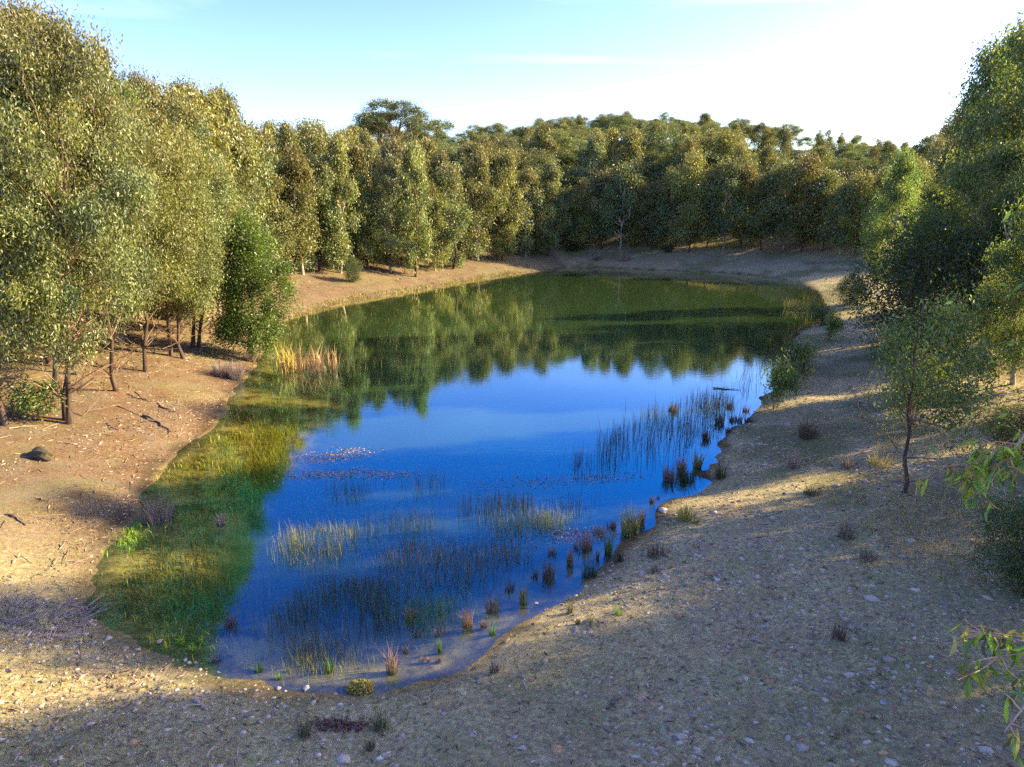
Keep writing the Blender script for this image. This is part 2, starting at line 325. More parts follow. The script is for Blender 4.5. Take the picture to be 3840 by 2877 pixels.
class Proto: pass
def tree_proto(seed, shape='column', h=12., r=1.9, z0=2.5, ncl=110, npc=320, ll=.16, lw=.042, sig=.36, base=GREY, alt=OLIVE, top=RUST, topamt=.55,
               hang=1.0, tr=.11, pale=False, dead=10, lean=.25, stems=1):
    rng = np.random.default_rng(seed); P = Proto(); P.h = h
    cz = h-z0
    if shape == 'dome':
        pads = 14; cen = []
        for i in range(pads):
            az = rng.uniform(0, 2*math.pi); rr = r*math.sqrt(rng.uniform(.02, 1)); zz = h - .12*cz - (rr/r)**2*cz*.42 - rng.uniform(0, .32)*cz
            cen.append((math.cos(az)*rr, math.sin(az)*rr, zz))
        cen = np.array(cen); per = ncl//pads; cl = []
        for q in cen:
            u = unit(rng.normal(size=(per, 3))); u[:, 2] = np.abs(u[:, 2])*.8 - .15
            cl.append(q + u*np.array([r*.36, r*.36, cz*.19])*rng.uniform(.75, 1.05, (per, 1)))
        cl = np.concatenate(cl); P.pads = cen
    else:
        tt = rng.uniform(0, 1, ncl*3)
        if shape == 'column': prof = lambda q: np.sin(math.pi*(0.13+0.85*q**0.8))**0.62
        elif shape == 'cone': prof = lambda q: np.clip(1-q, 0, 1)**.75*np.clip(q*9, .35, 1)
        else: prof = lambda q: np.sqrt(np.clip(1-(2*q-1)**2, 0, 1))*.9+.1
        tt = tt[rng.uniform(0, 1, ncl*3) < prof(tt)+.12][:ncl]
        az = rng.uniform(0, 2*math.pi, len(tt)); ph = rng.uniform(0, 6.28, 4)
        nl = max(8, int(ncl/8.5)); lt = (np.arange(nl)+rng.uniform(0, 1, nl))/nl; la = np.arange(nl)*2.4+rng.uniform(-.5, .5, nl)
        lobe = 1 + .22*np.sin(2*az+ph[0]+tt*5) + .16*np.sin(3*az+ph[1]-tt*9) + .12*np.sin(tt*17+ph[2])
        rr = r*prof(tt)*lobe*np.sqrt(rng.uniform(.12, 1, len(tt)))
        if shape == 'column':                       # foliage gathered in limb-end lobes, leafy on their outer skin
            lr = r*prof(lt)*rng.uniform(.45, .98, nl); lc = np.stack([np.cos(la)*lr, np.sin(la)*lr, z0+.3+lt*(cz-1.0)], 1)
            ls = r*(.24+.18*prof(lt))*rng.uniform(.7, 1.25, nl)
            wi = rng.integers(0, nl, ncl); u_ = unit(rng.normal(size=(ncl, 3))); u_[:, 2] = u_[:, 2]*.9+.15
            cl = lc[wi] + u_*ls[wi][:, None]*np.array([1, 1, 1.45])*rng.uniform(.55, 1.0, (ncl, 1))
            cl[:, 0] += lean*np.sin((cl[:, 2]-z0)/cz*3+ph[3])*r*.5; cl[:, 2] = np.clip(cl[:, 2], z0*.8, h)
        else: cl = np.stack([np.cos(az)*rr + lean*np.sin(tt*3+ph[3])*r*.5, np.sin(az)*rr, z0+tt*cz*.97], 1)
    n = len(cl); k = rng.poisson(npc, n)+5; idx = np.repeat(np.arange(n), k); m = len(idx)
    csz = rng.uniform(.7, 1.35, n)
    g = rng.normal(size=(m, 3))*np.array([1, 1, 1.35 if shape != 'dome' else .75])*sig*csz[idx, None]
    pos = cl[idx] + g
    d = rng.normal(size=(m, 3))*.62; d[:, 2] -= hang; d = unit(d)
    t_h = np.clip((pos[:, 2]-z0)/cz, 0, 1)
    cm = rng.uniform(0, 1, n); col = base*(1-cm[idx, None]) + alt*cm[idx, None]
    amt = np.clip((t_h-.55)/.45, 0, 1)*topamt*(rng.uniform(0, 1, n) < .75)[idx]*rng.uniform(.5, 1.2, m)
    col = col*(1-amt[:, None]) + top*amt[:, None]
    col = col*(rng.uniform(.65, 1.3, n)[idx]*rng.uniform(.68, 1.38, m))[:, None]
    V, Q = leaves_np(pos, d, ll*rng.uniform(.7, 1.25, m), lw*rng.uniform(.75, 1.3, m), rng)
    P.crown = (V, Q, np.repeat(col, 4, 0))
    paths = []
    pc = np.array([1, 1, 1.]); gc = np.array([2.4, 2.3, 2.1]) if not pale else np.array([1.1, 1.1, 1.1])
    for sidx in range(stems):
        base_p = np.array([0, 0, -.35]) + np.array([rng.normal()*.25, rng.normal()*.25, 0])*(sidx > 0)
        topp = np.array([lean*r*.3, 0, h*.93]) if shape != 'dome' else np.array([rng.normal()*.4, rng.normal()*.4, z0+cz*.45])
        topp = topp + np.array([rng.normal()*.5, rng.normal()*.5, -sidx*2.])*(sidx > 0)
        tp = limb(base_p, topp, rng, 9, .03, .008); rad = np.linspace(tr, tr*.22, 9); rad[0] *= 1.5
        if shape == 'dome': rad = np.linspace(tr, tr*.6, 9)
        paths.append((tp, rad, pc))
        tgt = (P.pads if shape == 'dome' else cl[rng.choice(n, min(n, 26), replace=False)])
        for q in tgt:
            fr_ = np.clip((q[2]*(.72 if shape != 'dome' else .55))/topp[2], .12, .95); i = fr_*8; i0 = int(i)
            a = tp[i0]*(1-(i-i0)) + tp[min(8, i0+1)]*(i-i0)
            r0 = np.interp(fr_, [0, 1], [tr, tr*.25])*(.45 if shape != 'dome' else .55)
            paths.append((limb(a, q, rng, 6, .10), np.linspace(max(r0, .012), .008, 6), gc))
            if shape == 'dome':
                for _ in range(4):
                    e = q + rng.normal(size=3)*np.array([r*.3, r*.3, cz*.1])
                    paths.append((limb(a*.5+q*.5, e, rng, 4, .1), np.linspace(r0*.5, .015, 4), gc))
        for _ in range(dead):
            fr_ = rng.uniform(.12, .5); a = tp[int(fr_*8)]; az = rng.uniform(0, 6.28); ln = rng.uniform(.7, 1.9)
            e = a + np.array([math.cos(az)*ln, math.sin(az)*ln, rng.uniform(.2, 1.2)*ln])
            p = limb(a, e, rng, 5, .1); paths.append((p, np.linspace(.022, .006, 5), gc*1.15))
            for _ in range(2):
                e2 = p[3] + rng.normal(size=3)*.35; paths.append((limb(p[2], e2, rng, 3, .05), np.linspace(.010, .004, 3), gc*1.15))
    P.trunk = tubes(paths, 6)
    return P
def bake(P, name, leafm, barkm):
    V, Q, c = P.crown; P.cme = mesh_np('crown', V, quads=Q, col=c, mat=leafm)
    V, Q, c = P.trunk; P.tme = mesh_np('trunk', V, quads=Q, col=c, mat=barkm, smooth=True)
    return P
def put_tree(P, name, x, y, height, rot, label, group, width=1.0, cat='tree', z=None, lean=0.0):
    gz = float(ground_z(np.array([x]), np.array([y]))[0]) if z is None else z
    s = height/P.h
    e = link(name, None, loc=(x, y, gz-.03), label=label, cat=cat, group=group)
    e.rotation_mode = 'ZYX'; e.rotation_euler = (0, lean, rot); e.scale = (s**.6*width, s**.6*width, s)
    link('trunk', P.tme, parent=e); link('crown', P.cme, parent=e)
    return e

NEAR = [bake(tree_proto(100+i, h=12, r=1.9+.25*(i % 3), z0=2.7+.8*(i % 2), ncl=180, npc=310, ll=.135, lw=.038, sig=.23, dead=26, tr=.085, topamt=.3, stems=1+(i == 2), base=[GREY, OLIVE, BLUEG*1.3, GREY][i]), 'n', M_LEAF, M_BARK) for i in range(4)]
MID = [bake(tree_proto(200+i, h=12, r=1.8+.2*(i % 3), z0=.6+.6*(i % 2), ncl=140, npc=105, ll=.25, lw=.085, sig=.28, base=[GREY*1.15, OLIVE*1.15, BLUEG*1.4, GREY, OLIVE, BLUEG*1.5][i], alt=OLIVE*1.1, topamt=.22+.1*(i % 3)), 'm', M_LEAF, M_PALE if i % 2 else M_BARK) for i in range(6)]
FARF = [bake(tree_proto(300+i, h=11, r=1.8, z0=1.5, ncl=120, npc=95, ll=.28, lw=.09, sig=.36, base=[DEEP*2.2, OLIVE*1.4, GREY*1.3][i], topamt=.3, dead=3, tr=.08), 'f', M_LEAF, M_BARK if i else M_PALE) for i in range(3)]
BIGD = bake(tree_proto(460, 'dome', h=18, r=6.0, z0=6, ncl=340, npc=90, ll=.30, lw=.11, sig=.46, base=OLIVE*.95, alt=DEEP*1.8, topamt=.3, hang=.6, tr=.3, dead=3), 'd', M_LEAF, M_BARK)
DOME = [bake(tree_proto(400+i, 'dome', h=16, r=5.0, z0=2.5, ncl=280, npc=85, ll=.28, lw=.10, sig=.42, base=OLIVE*1.2, alt=DEEP*2.0, topamt=.4, hang=.5, tr=.26, dead=3), 'd', M_LEAF, M_BARK) for i in range(4)]
SPIRE = [bake(tree_proto(500+i, 'cone', h=11, r=2.1, z0=.8, ncl=100, npc=90, ll=.28, lw=.09, sig=.30, base=OLIVE, alt=GREY, topamt=.2), 's', M_LEAF, M_PALE) for i in range(2)]
WATTLE = [bake(tree_proto(600+i, 'column', h=7, r=1.35, z0=.6, ncl=170, npc=230, ll=.11, lw=.05, sig=.20, base=LIME*.85, alt=LIME*.5, top=LIME*1.2, topamt=.4, hang=.1, tr=.08, dead=2), 'w', M_WATTLE, M_BARK) for i in range(2)]
RIGHTN = [bake(tree_proto(700+i, 'column', h=11, r=2.2, z0=.9+i*.4, ncl=150, npc=190, ll=.19, lw=.055, sig=.25, base=[DEEP*1.7, DEEP*2.0, OLIVE*1.0][i], alt=GREY*1.2, top=LIME, topamt=.3, stems=1+(i == 1), pale=True), 'r', M_LEAFR, M_PALE) for i in range(3)]
BUSH = [bake(tree_proto(800+i, 'ball', h=3, r=1.4, z0=.15, ncl=90, npc=170, ll=.10, lw=.035, sig=.22, base=DEEP, alt=LIME*.6, top=LIME, topamt=.3, hang=.0, tr=.04, dead=2, stems=2), 'b', M_WATTLE, M_BARK) for i in range(2)]
AIRY = bake(tree_proto(900, 'column', h=5.2, r=1.3, z0=1.7, ncl=70, npc=85, ll=.13, lw=.04, sig=.20, base=LIME*1.1, alt=GREY*1.2, top=LIME, topamt=.5, hang=.7, tr=.055, dead=6, lean=.6), 'a', M_LEAF, M_BARK)
SAPL = [bake(tree_proto(950+i, 'ball', h=1.6, r=.55, z0=.35, ncl=30, npc=55, ll=.12, lw=.045, sig=.14, base=LIME*.9, alt=GREY, top=LIME, topamt=.2, hang=.5, tr=.02, dead=0), 'p', M_LEAF, M_BARK) for i in range(2)]

# ------------------------------------------------------------------ trees: front rows read off the photograph (view pixels of the trunk foot)
rng = np.random.default_rng(7)
SKY_L = np.array([(-200,-60),(0,10),(60,5),(100,60),(150,110),(210,150),(250,200),(300,235),(325,180),(400,165),(480,190),(500,235),(560,240),(610,225),(660,250),(700,255),(740,255),(800,285),(870,300),
  (950,285),(1000,275),(1060,290),(1100,275),(1160,262),(1230,258),(1290,265),(1350,262),(1420,265),(1500,262),(1560,270),(1620,295),(1680,325),(1740,340),(1800,345),(1860,345),(1910,350),(1950,330),(2020,300),(2060,235),(2085,200),(2110,110),(2150,60),(2212,10),(2400,-80)], float)
def sky_y(u): return np.interp(u, SKY_L[:, 0], SKY_L[:, 1])
def cap_height(x, y, gz, margin=0.0):       # the height at which a tree standing here reaches the skyline of the wood
    u, _ = project(x, y, gz+10)
    v = (sky_y(u)+margin)*K; b_ = (v-H_/2)/FPX
    tanv = (-sp - b_*cp)/(cp - b_*sp)
    return CAM_H + y*tanv - gz
ORD = ['first','second','third','fourth','fifth','sixth','seventh','eighth','ninth','tenth','eleventh','twelfth','thirteenth','fourteenth','fifteenth','sixteenth','seventeenth','eighteenth','nineteenth','twentieth']
def ordinal(i): 
    if i < 20: return ORD[i]
    return 'twenty-'+ORD[i-20]
def behind(q, row, what, words, seen={}):    # a label from the row tree a wood tree stands behind, and how far back
    us = np.array([project(p[0], p[1], p[2]+5)[0] for p in row]); u = project(q[0], q[1], ground_z(q[0:1], q[1:2])[0]+5)[0]
    j = int(np.argmin(np.abs(us-u))); key = (what, j); r_ = seen.get(key, 0); seen[key] = r_+1
    if r_ > 19: return f'eucalypt deep in the wood, hardly seen behind {what.format(ordinal(j))}'
    return f'{words} eucalypt {ordinal(r_)} in depth behind {what.format(ordinal(j))}'
spots = []                                  # every trunk so far
left_near = [(18,925,0,'brown-trunked eucalypt at the left edge of the frame with dead grey twigs at its foot'),
 (118,845,1,'eucalypt with reddish trunk standing in deep shade behind the sapling on the left bank'),
 (152,922,2,'eucalypt with straight dark brown trunk nearest the water on the left bank'),
 (256,842,3,'eucalypt with leaning forked pale trunk above the bare orange bank'),
 (315,803,1,'thin eucalypt with short dark stem between leaning trunk and cluster of trunks'),
 (372,768,0,'slender pale eucalypt on the left of the trunk cluster beside the bank shadow'),
 (402,778,3,'thin crooked eucalypt in front of the thick brown trunk on left bank'),
 (416,752,2,'thick brown-trunked eucalypt in the trunk cluster beside the bright green wattle')]
g = on_ground([(a, b) for a, b, *_ in left_near])
GL = 'eucalypts lining the left bank'
for (a, b, k, lab), p in zip(left_near, g):
    hh = max(9.5, min(15, cap_height(p[0], p[1], p[2], rng.uniform(20, 120))))
    put_tree(NEAR[k], 'eucalypt_tree', p[0], p[1], hh, rng.uniform(0, 6.28), lab, GL, 1.0, lean=.10+rng.uniform(-.03, .05)); spots.append(p[:2])
p = on_ground([(524, 768)])[0]
put_tree(WATTLE[0], 'wattle_tree', p[0]+.7, p[1]-.4, 7.2, .4, 'bright green bushy wattle leaning over the water on the left bank', None, 1.15); spots.append(p[:2])
left_mid = [(600,606,'m',1.),(655,600,'m',1.),(690,592,'m',.95),(735,596,'m',1.),(795,585,'m',.9),(845,588,'m',1.),(898,600,'m',1.),(940,588,'m',.95),(978,582,'m',1.),(1030,566,'m',.95),(1085,562,'m',1.),(1135,558,'m',.9),(1185,556,'m',.95)]
g = on_ground([(a, b) for a, b, *_ in left_mid])
for i, ((a, b, _, hs_), p) in enumerate(zip(left_mid, g)):
    hh = [9.5, 11, 10, 12, 9, 10.5, 13, 9, 11, 12, 12.5, 11, 12][i]
    put_tree(MID[i % 6], 'eucalypt_tree', p[0], p[1], hh, rng.uniform(0, 6.28),
             f'{["grey-green","olive","blue-green"][i % 3]} eucalypt in the waterside row beyond the wattle, {ordinal(i)} from the wattle', 'eucalypts in the row along the far left shore', rng.uniform(.9, 1.15)); spots.append(p[:2])
p = on_ground([(575, 640), (655, 590), (765, 612)])
put_tree(WATTLE[1], 'wattle_tree', p[0][0]-1.5, p[0][1], 5.5, 1.4, 'yellow-green wattle half hidden behind the bright green wattle', None, .9)
put_tree(WATTLE[1], 'wattle_tree', p[1][0], p[1][1]-1, 5.6, 2.4, 'lime green wattle at the foot of the far left row', None, .7)
put_tree(BUSH[0], 'green_shrub', p[2][0], p[2][1], 2.0, .3, 'small rounded green shrub alone on the bare far left shore', None, .7, 'shrub')

def fill(poly, n, spacing, seed, tries=6000):
    r_ = np.random.default_rng(seed); pl = np.asarray(poly, float); lo, hi = pl.min(0), pl.max(0); out_ = []
    for _ in range(tries):
        q = r_.uniform(lo, hi); inside = False
        for (x1, y1), (x2, y2) in zip(pl, np.roll(pl, -1, 0)):
            if (y1 > q[1]) != (y2 > q[1]) and q[0] < x1+(q[1]-y1)/(y2-y1)*(x2-x1): inside = not inside
        if not inside: continue
        u, v = project(q[0], q[1], 8)
        if q[1] < 3 or u < -150 or u > 2400: continue
        sp_ = spacing*(1+max(0, q[1]-40)/220)
        if any((q[0]-a[0])**2+(q[1]-a[1])**2 < sp_*sp_ for a in spots): continue
        spots.append(q); out_.append(q)
        if len(out_) >= n: break
    return np.array(out_)
near_pts = on_ground([(a, b) for a, b, *_ in left_near]); mid_pts = on_ground([(a, b) for a, b, *_ in left_mid])
# the wood on the left hillside
sl_ = on_ground([(a, b) for a, b, *_ in left_near]+[(a, b) for a, b, *_ in left_mid])
front = sl_[np.argsort(sl_[:, 1])][:, :2]
inner = front + np.array([-1.2, .8]); outer = front + np.array([-11, 6])
L_fill = fill(np.concatenate([inner, outer[::-1]]), 95, 2.7, 21)
L_fill = L_fill[np.argsort(L_fill[:, 1])]
for i, q in enumerate(L_fill):
    gz = float(ground_z(np.array([q[0]]), np.array([q[1]]))[0]); u, _ = project(q[0], q[1], gz+10)
    hc = cap_height(q[0], q[1], gz, rng.uniform(0, 45)); near = q[1] < 36
    hh = float(np.clip(hc, 8.5, 17))
    P = (NEAR[rng.integers(4)] if i % 5 < 2 else RIGHTN[rng.integers(3)]) if near else MID[rng.integers(6)]
    put_tree(P, 'eucalypt_tree', q[0], q[1], hh, rng.uniform(0, 6.28),
             behind(q, near_pts, 'the {} trunk from the left edge', ['slim','full','ragged'][i % 3]) if near else behind(q, mid_pts, 'the {} tree of the far left row', ['slim','full','ragged'][i % 3]), 'eucalypts inside the left bank wood', rng.uniform(.9, 1.2), lean=.08 if near else .03)
# the far end
far_row = [(1228,540),(1262,548),(1300,540),(1338,545),(1372,538),(1405,545),(1440,540),(1488,548),(1525,540),(1560,545),(1600,540),(1645,545),(1690,542),(1730,548),(1775,545),(1815,552),(1845,556)]
g = on_ground(far_row)
g = np.concatenate([g, [[44, 78, 3], [49, 74, 3.2], [54, 79, 3.5], [40, 74, 2.6], [58, 84, 4]]])
for i, p in enumerate(g):
    put_tree(FARF[i % 3], 'eucalypt_tree', p[0], p[1], [8, 9, 10, 11, 9, 8.5, 10, 12, 9.5, 11, 10, 9, 10.5, 11, 9, 8, 9, 9, 9, 10, 8, 10][i], rng.uniform(0, 6.28),
             f'thin-trunked eucalypt on the shaded bank at the far end, {ordinal(i)} from its left', 'eucalypts on the far end bank', rng.uniform(1.1, 1.45)); spots.append(p[:2])
fb = g[:, :2]; far_pts = g
fb = fb[:17]; fb = np.concatenate([[[-24, 80], [-12, 84], [-3, 88]], fb, [[46, 82], [64, 84], [80, 88]]])
F_fill = fill(np.concatenate([fb+np.array([0, 1.5]), (fb+np.array([4, 58]))[::-1]]), 165, 2.9, 33)
F_fill = F_fill[np.argsort(F_fill[:, 1])]
for i, q in enumerate(F_fill):
    gz = float(ground_z(np.array([q[0]]), np.array([q[1]]))[0]); u, _ = project(q[0], q[1], gz+10)
    hc = cap_height(q[0], q[1], gz, rng.uniform(0, 30)); row = (q[1]-88)/50
    hh = float(np.clip(min(hc, rng.uniform(10, 13.5)+row*5), 6, 19))
    if u > 1640 and rng.uniform() < .6: P = SPIRE[rng.integers(2)]
    elif row > .2 and rng.uniform() < .55: P = DOME[rng.integers(4)]
    else: P = MID[rng.integers(6)] if rng.uniform() < .6 else FARF[rng.integers(3)]
    put_tree(P, 'eucalypt_tree', q[0], q[1], hh, rng.uniform(0, 6.28),
             behind(q, far_pts if u > 1215 else mid_pts, 'the {} tree of the far end bank' if u > 1215 else 'the {} tree of the far left row', ['olive', 'rusty', 'dark'][i % 3]), 'eucalypts on the hill behind the far end', rng.uniform(1.05, 1.4))
# skyline trees behind the left wood
sky_trees = [(862,192,112,BIGD,1.25,'tall dark domed eucalypt rising above the skyline over the pond'),
 (760,262,108,DOME[1],.8,'lower spreading golden-topped eucalypt left of the tall domed one on the skyline'),
 (905,262,114,DOME[2],.8,'small dark eucalypt crown just right of the tall domed skyline tree'),
 (612,222,86,DOME[3],.75,'dark rounded eucalypt crown on the skyline above the far left row'),
 (650,244,88,DOME[1],.7,'second rounded crown just right of the dark rounded skyline eucalypt'),
 (985,276,120,DOME[3],.7,'feathery eucalypt crown in the skyline dip right of the tall domed tree'),
 (1045,284,122,DOME[0],.7,'low eucalypt crown in the skyline dip, before the far hill rises'),
 (1110,272,118,DOME[2],.8,'olive eucalypt crown where the skyline starts to climb to the hill'),
 (1215,248,140,DOME[1],1.1,'open-crowned tall eucalypt with sky showing through, left end of the hill top'),
 (1320,268,145,DOME[3],.9,'rounded eucalypt crown in the middle of the hill top'),
 (1438,255,150,DOME[0],.8,'small tufted eucalypt crown poking above the hill top'),
 (1520,262,150,DOME[2],1.1,'broad eucalypt crown at the right end of the hill top'),
 (1600,285,145,DOME[1],1.,'broad eucalypt crown where the hill top falls away to the right'),
 (410,168,52,NEAR[1],1.35,'tall bushy eucalypt with rusty top standing above the left wood'),
 (470,190,54,NEAR[0],1.0,'pale thin-crowned eucalypt beside the tall rusty-topped one'),
 (290,150,40,NEAR[2],.9,'thin see-through eucalypt crown between two taller crowns on left skyline'),
 (40,-15,27,NEAR[3],1.1,'tallest eucalypt whose top twigs meet the upper left corner')]
for u, v, yy, P, w_, lab in sky_trees:
    d = rays([(u, v)])[0]; tt = yy/d[1]; x = d[0]*tt; ztop = CAM_H+d[2]*tt
    gz = float(ground_z(np.array([x]), np.array([yy]))[0])
    put_tree(P, 'eucalypt_tree', x, yy, max(6, (ztop-gz)*.99), rng.uniform(0, 6.28), lab, 'skyline eucalypts', w_)

# ------------------------------------------------------------------ trees on the right bank
right_trees = [  # x, y, height(None=skyline), proto, width, label
 (29, 53, None, RIGHTN[0], 1.1, 'dark eucalypt on the right bank nearest the far end'),
 (31, 47, None, RIGHTN[1], 1.1, 'dark eucalypt behind the shoreline shrubs, second from far end of right bank'),
 (24.5, 41, 8.0, RIGHTN[2], 1.1, 'low dark eucalypt beside the narrow path strip on the right bank'),
 (26.5, 38, None, RIGHTN[0], 1.1, 'dense blue-green eucalypt in the middle of the right bank'),
 (19.8, 33, 6.0, BUSH[0], 1.3, 'big rounded dark green bush at the edge of the right bank wood'),
 (22, 31.5, 9.5, RIGHTN[1], 1.0, 'eucalypt with sunlit lower branches behind the big dark bush'),
 (28, 34, None, RIGHTN[2], 1.1, 'tall dark eucalypt stepping up the right skyline'),
 (29.5, 43, None, RIGHTN[1], 1.2, 'dark eucalypt filling the gap behind the low dark one'),
 (23.0, 35, 9.5, RIGHTN[2], 1.2, 'blue-green eucalypt between the big round bush and the middle of the right wood'),
 (22.6, 30.6, 7.5, RIGHTN[0], 1.1, 'eucalypt with dense low foliage right of the big round bush'),
 (15.6, 25, 3.6, BUSH[1], 1.0, 'rounded green bush in front of the right bank wood above the path strip'),
 (19.5, 26, 7.5, RIGHTN[0], .95, 'olive eucalypt behind the small airy tree'),
 (23.5, 24.8, None, NEAR[3], 1.0, 'tall dark eucalypt with leaf clumps against white sky'),
 (18.8, 21.3, 6.2, RIGHTN[2], .85, 'eucalypt with yellow backlit leaves and pale dead branches'),
 (20.5, 23, None, NEAR[1], .95, 'very tall dark eucalypt filling the upper right corner'),
 (17.2, 17.0, 7.0, RIGHTN[1], .8, 'eucalypt at the right edge with bright backlit lower leaves')]
for x, y, hh, P, w_, lab in right_trees:
    gz = float(ground_z(np.array([x]), np.array([y]))[0])
    if hh is None: hh = float(np.clip(cap_height(x, y, gz, 0), 6, 17))
    put_tree(P, 'eucalypt_tree' if P not in BUSH else 'green_shrub', x, y, hh, rng.uniform(0, 6.28), lab, 'trees of the right bank', w_, 'tree' if P not in BUSH else 'shrub')
# trees just outside the frame on the right, which shade the near bank
SHADE = [(31, 2.5, 14), (24, 3.2, 12), (31, 5.2, 15), (24, 6.0, 12), (31, 8.0, 15), (31, 13.0, 18), (25, 12.2, 12), (32, 15.4, 16, .8), (25, 14.3, 15, .6), (24.5, 18.4, 16)]
for i, (x, y, hh, *w_) in enumerate(SHADE):
    put_tree(RIGHTN[i % 3], 'eucalypt_tree', x, y, hh, rng.uniform(0, 6.28), 'tall eucalypt beyond the right edge of the near bank, casting shade over it', 'eucalypts shading the near bank', w_[0] if w_ else 1.0)
p = on_ground([(1952, 1062)])[0]
put_tree(AIRY, 'young_eucalypt', p[0], p[1], 5.4, 2.2, 'small airy young eucalypt with a thin crooked trunk standing alone on the right bank', None, 1.0)
# ------------------------------------------------------------------ blades: tussocks, reeds, grass, weed
def blades(pos, h, w, col, lean, rng, bend=.5):
    n = len(pos); az = rng.uniform(0, 2*math.pi, n); s = np.stack([np.cos(az), np.sin(az), np.zeros(n)], 1)
    h = np.broadcast_to(h, n)[:, None]; w = np.broadcast_to(w, n)[:, None]
    l3 = np.concatenate([lean, np.zeros((n, 1))], 1)
    up = np.array([0, 0, 1.])
    mid = pos + up*h*.55 + l3*h*.35*(1-bend*.4); tip = pos + up*h*np.sqrt(np.clip(1-(lean**2).sum(1), .15, 1))[:, None] + l3*h
    V = np.stack([pos-s*w*.5, pos+s*w*.5, mid+s*w*.38, mid-s*w*.38, tip], 1).reshape(-1, 3)
    b = np.arange(n)[:, None]*5
    return V, (b+np.array([[0, 1, 2, 3]])), (b+np.array([[3, 2, 4]])), np.repeat(col, 5, 0)
def blade_mesh(name, pos, h, w, col, lean, rng, bend=.5, mat=None):
    V, q, t_, c_ = blades(pos, h, w, col, lean, rng, bend)
    return mesh_np(name, V, quads=q, tris=t_, col=c_, mat=mat or M_BLADE)
PAL = dict(brown=((.15, .10, .06), (.34, .24, .15)), dark=((.09, .065, .045), (.20, .14, .10)), olive=((.07, .085, .025), (.20, .20, .06)),
           green=((.04, .07, .03), (.10, .14, .05)), bright=((.10, .22, .03), (.22, .38, .06)), lime=((.28, .42, .03), (.45, .60, .05)),
           tan=((.34, .22, .13), (.58, .42, .28)), orange=((.34, .16, .06), (.55, .30, .14)), gold=((.30, .26, .05), (.52, .46, .12)), straw=((.26, .20, .08), (.52, .42, .18)), amber=((.46, .40, .02), (.70, .60, .05)), moss=((.26, .19, .03), (.46, .36, .045)),
           grey=((.20, .15, .12), (.40, .32, .27)), red=((.17, .085, .05), (.34, .18, .11)))
def pick(pal, n, rng):
    a, b = np.array(PAL[pal][0]), np.array(PAL[pal][1]); return a + (b-a)*rng.uniform(0, 1, (n, 1))**1.3
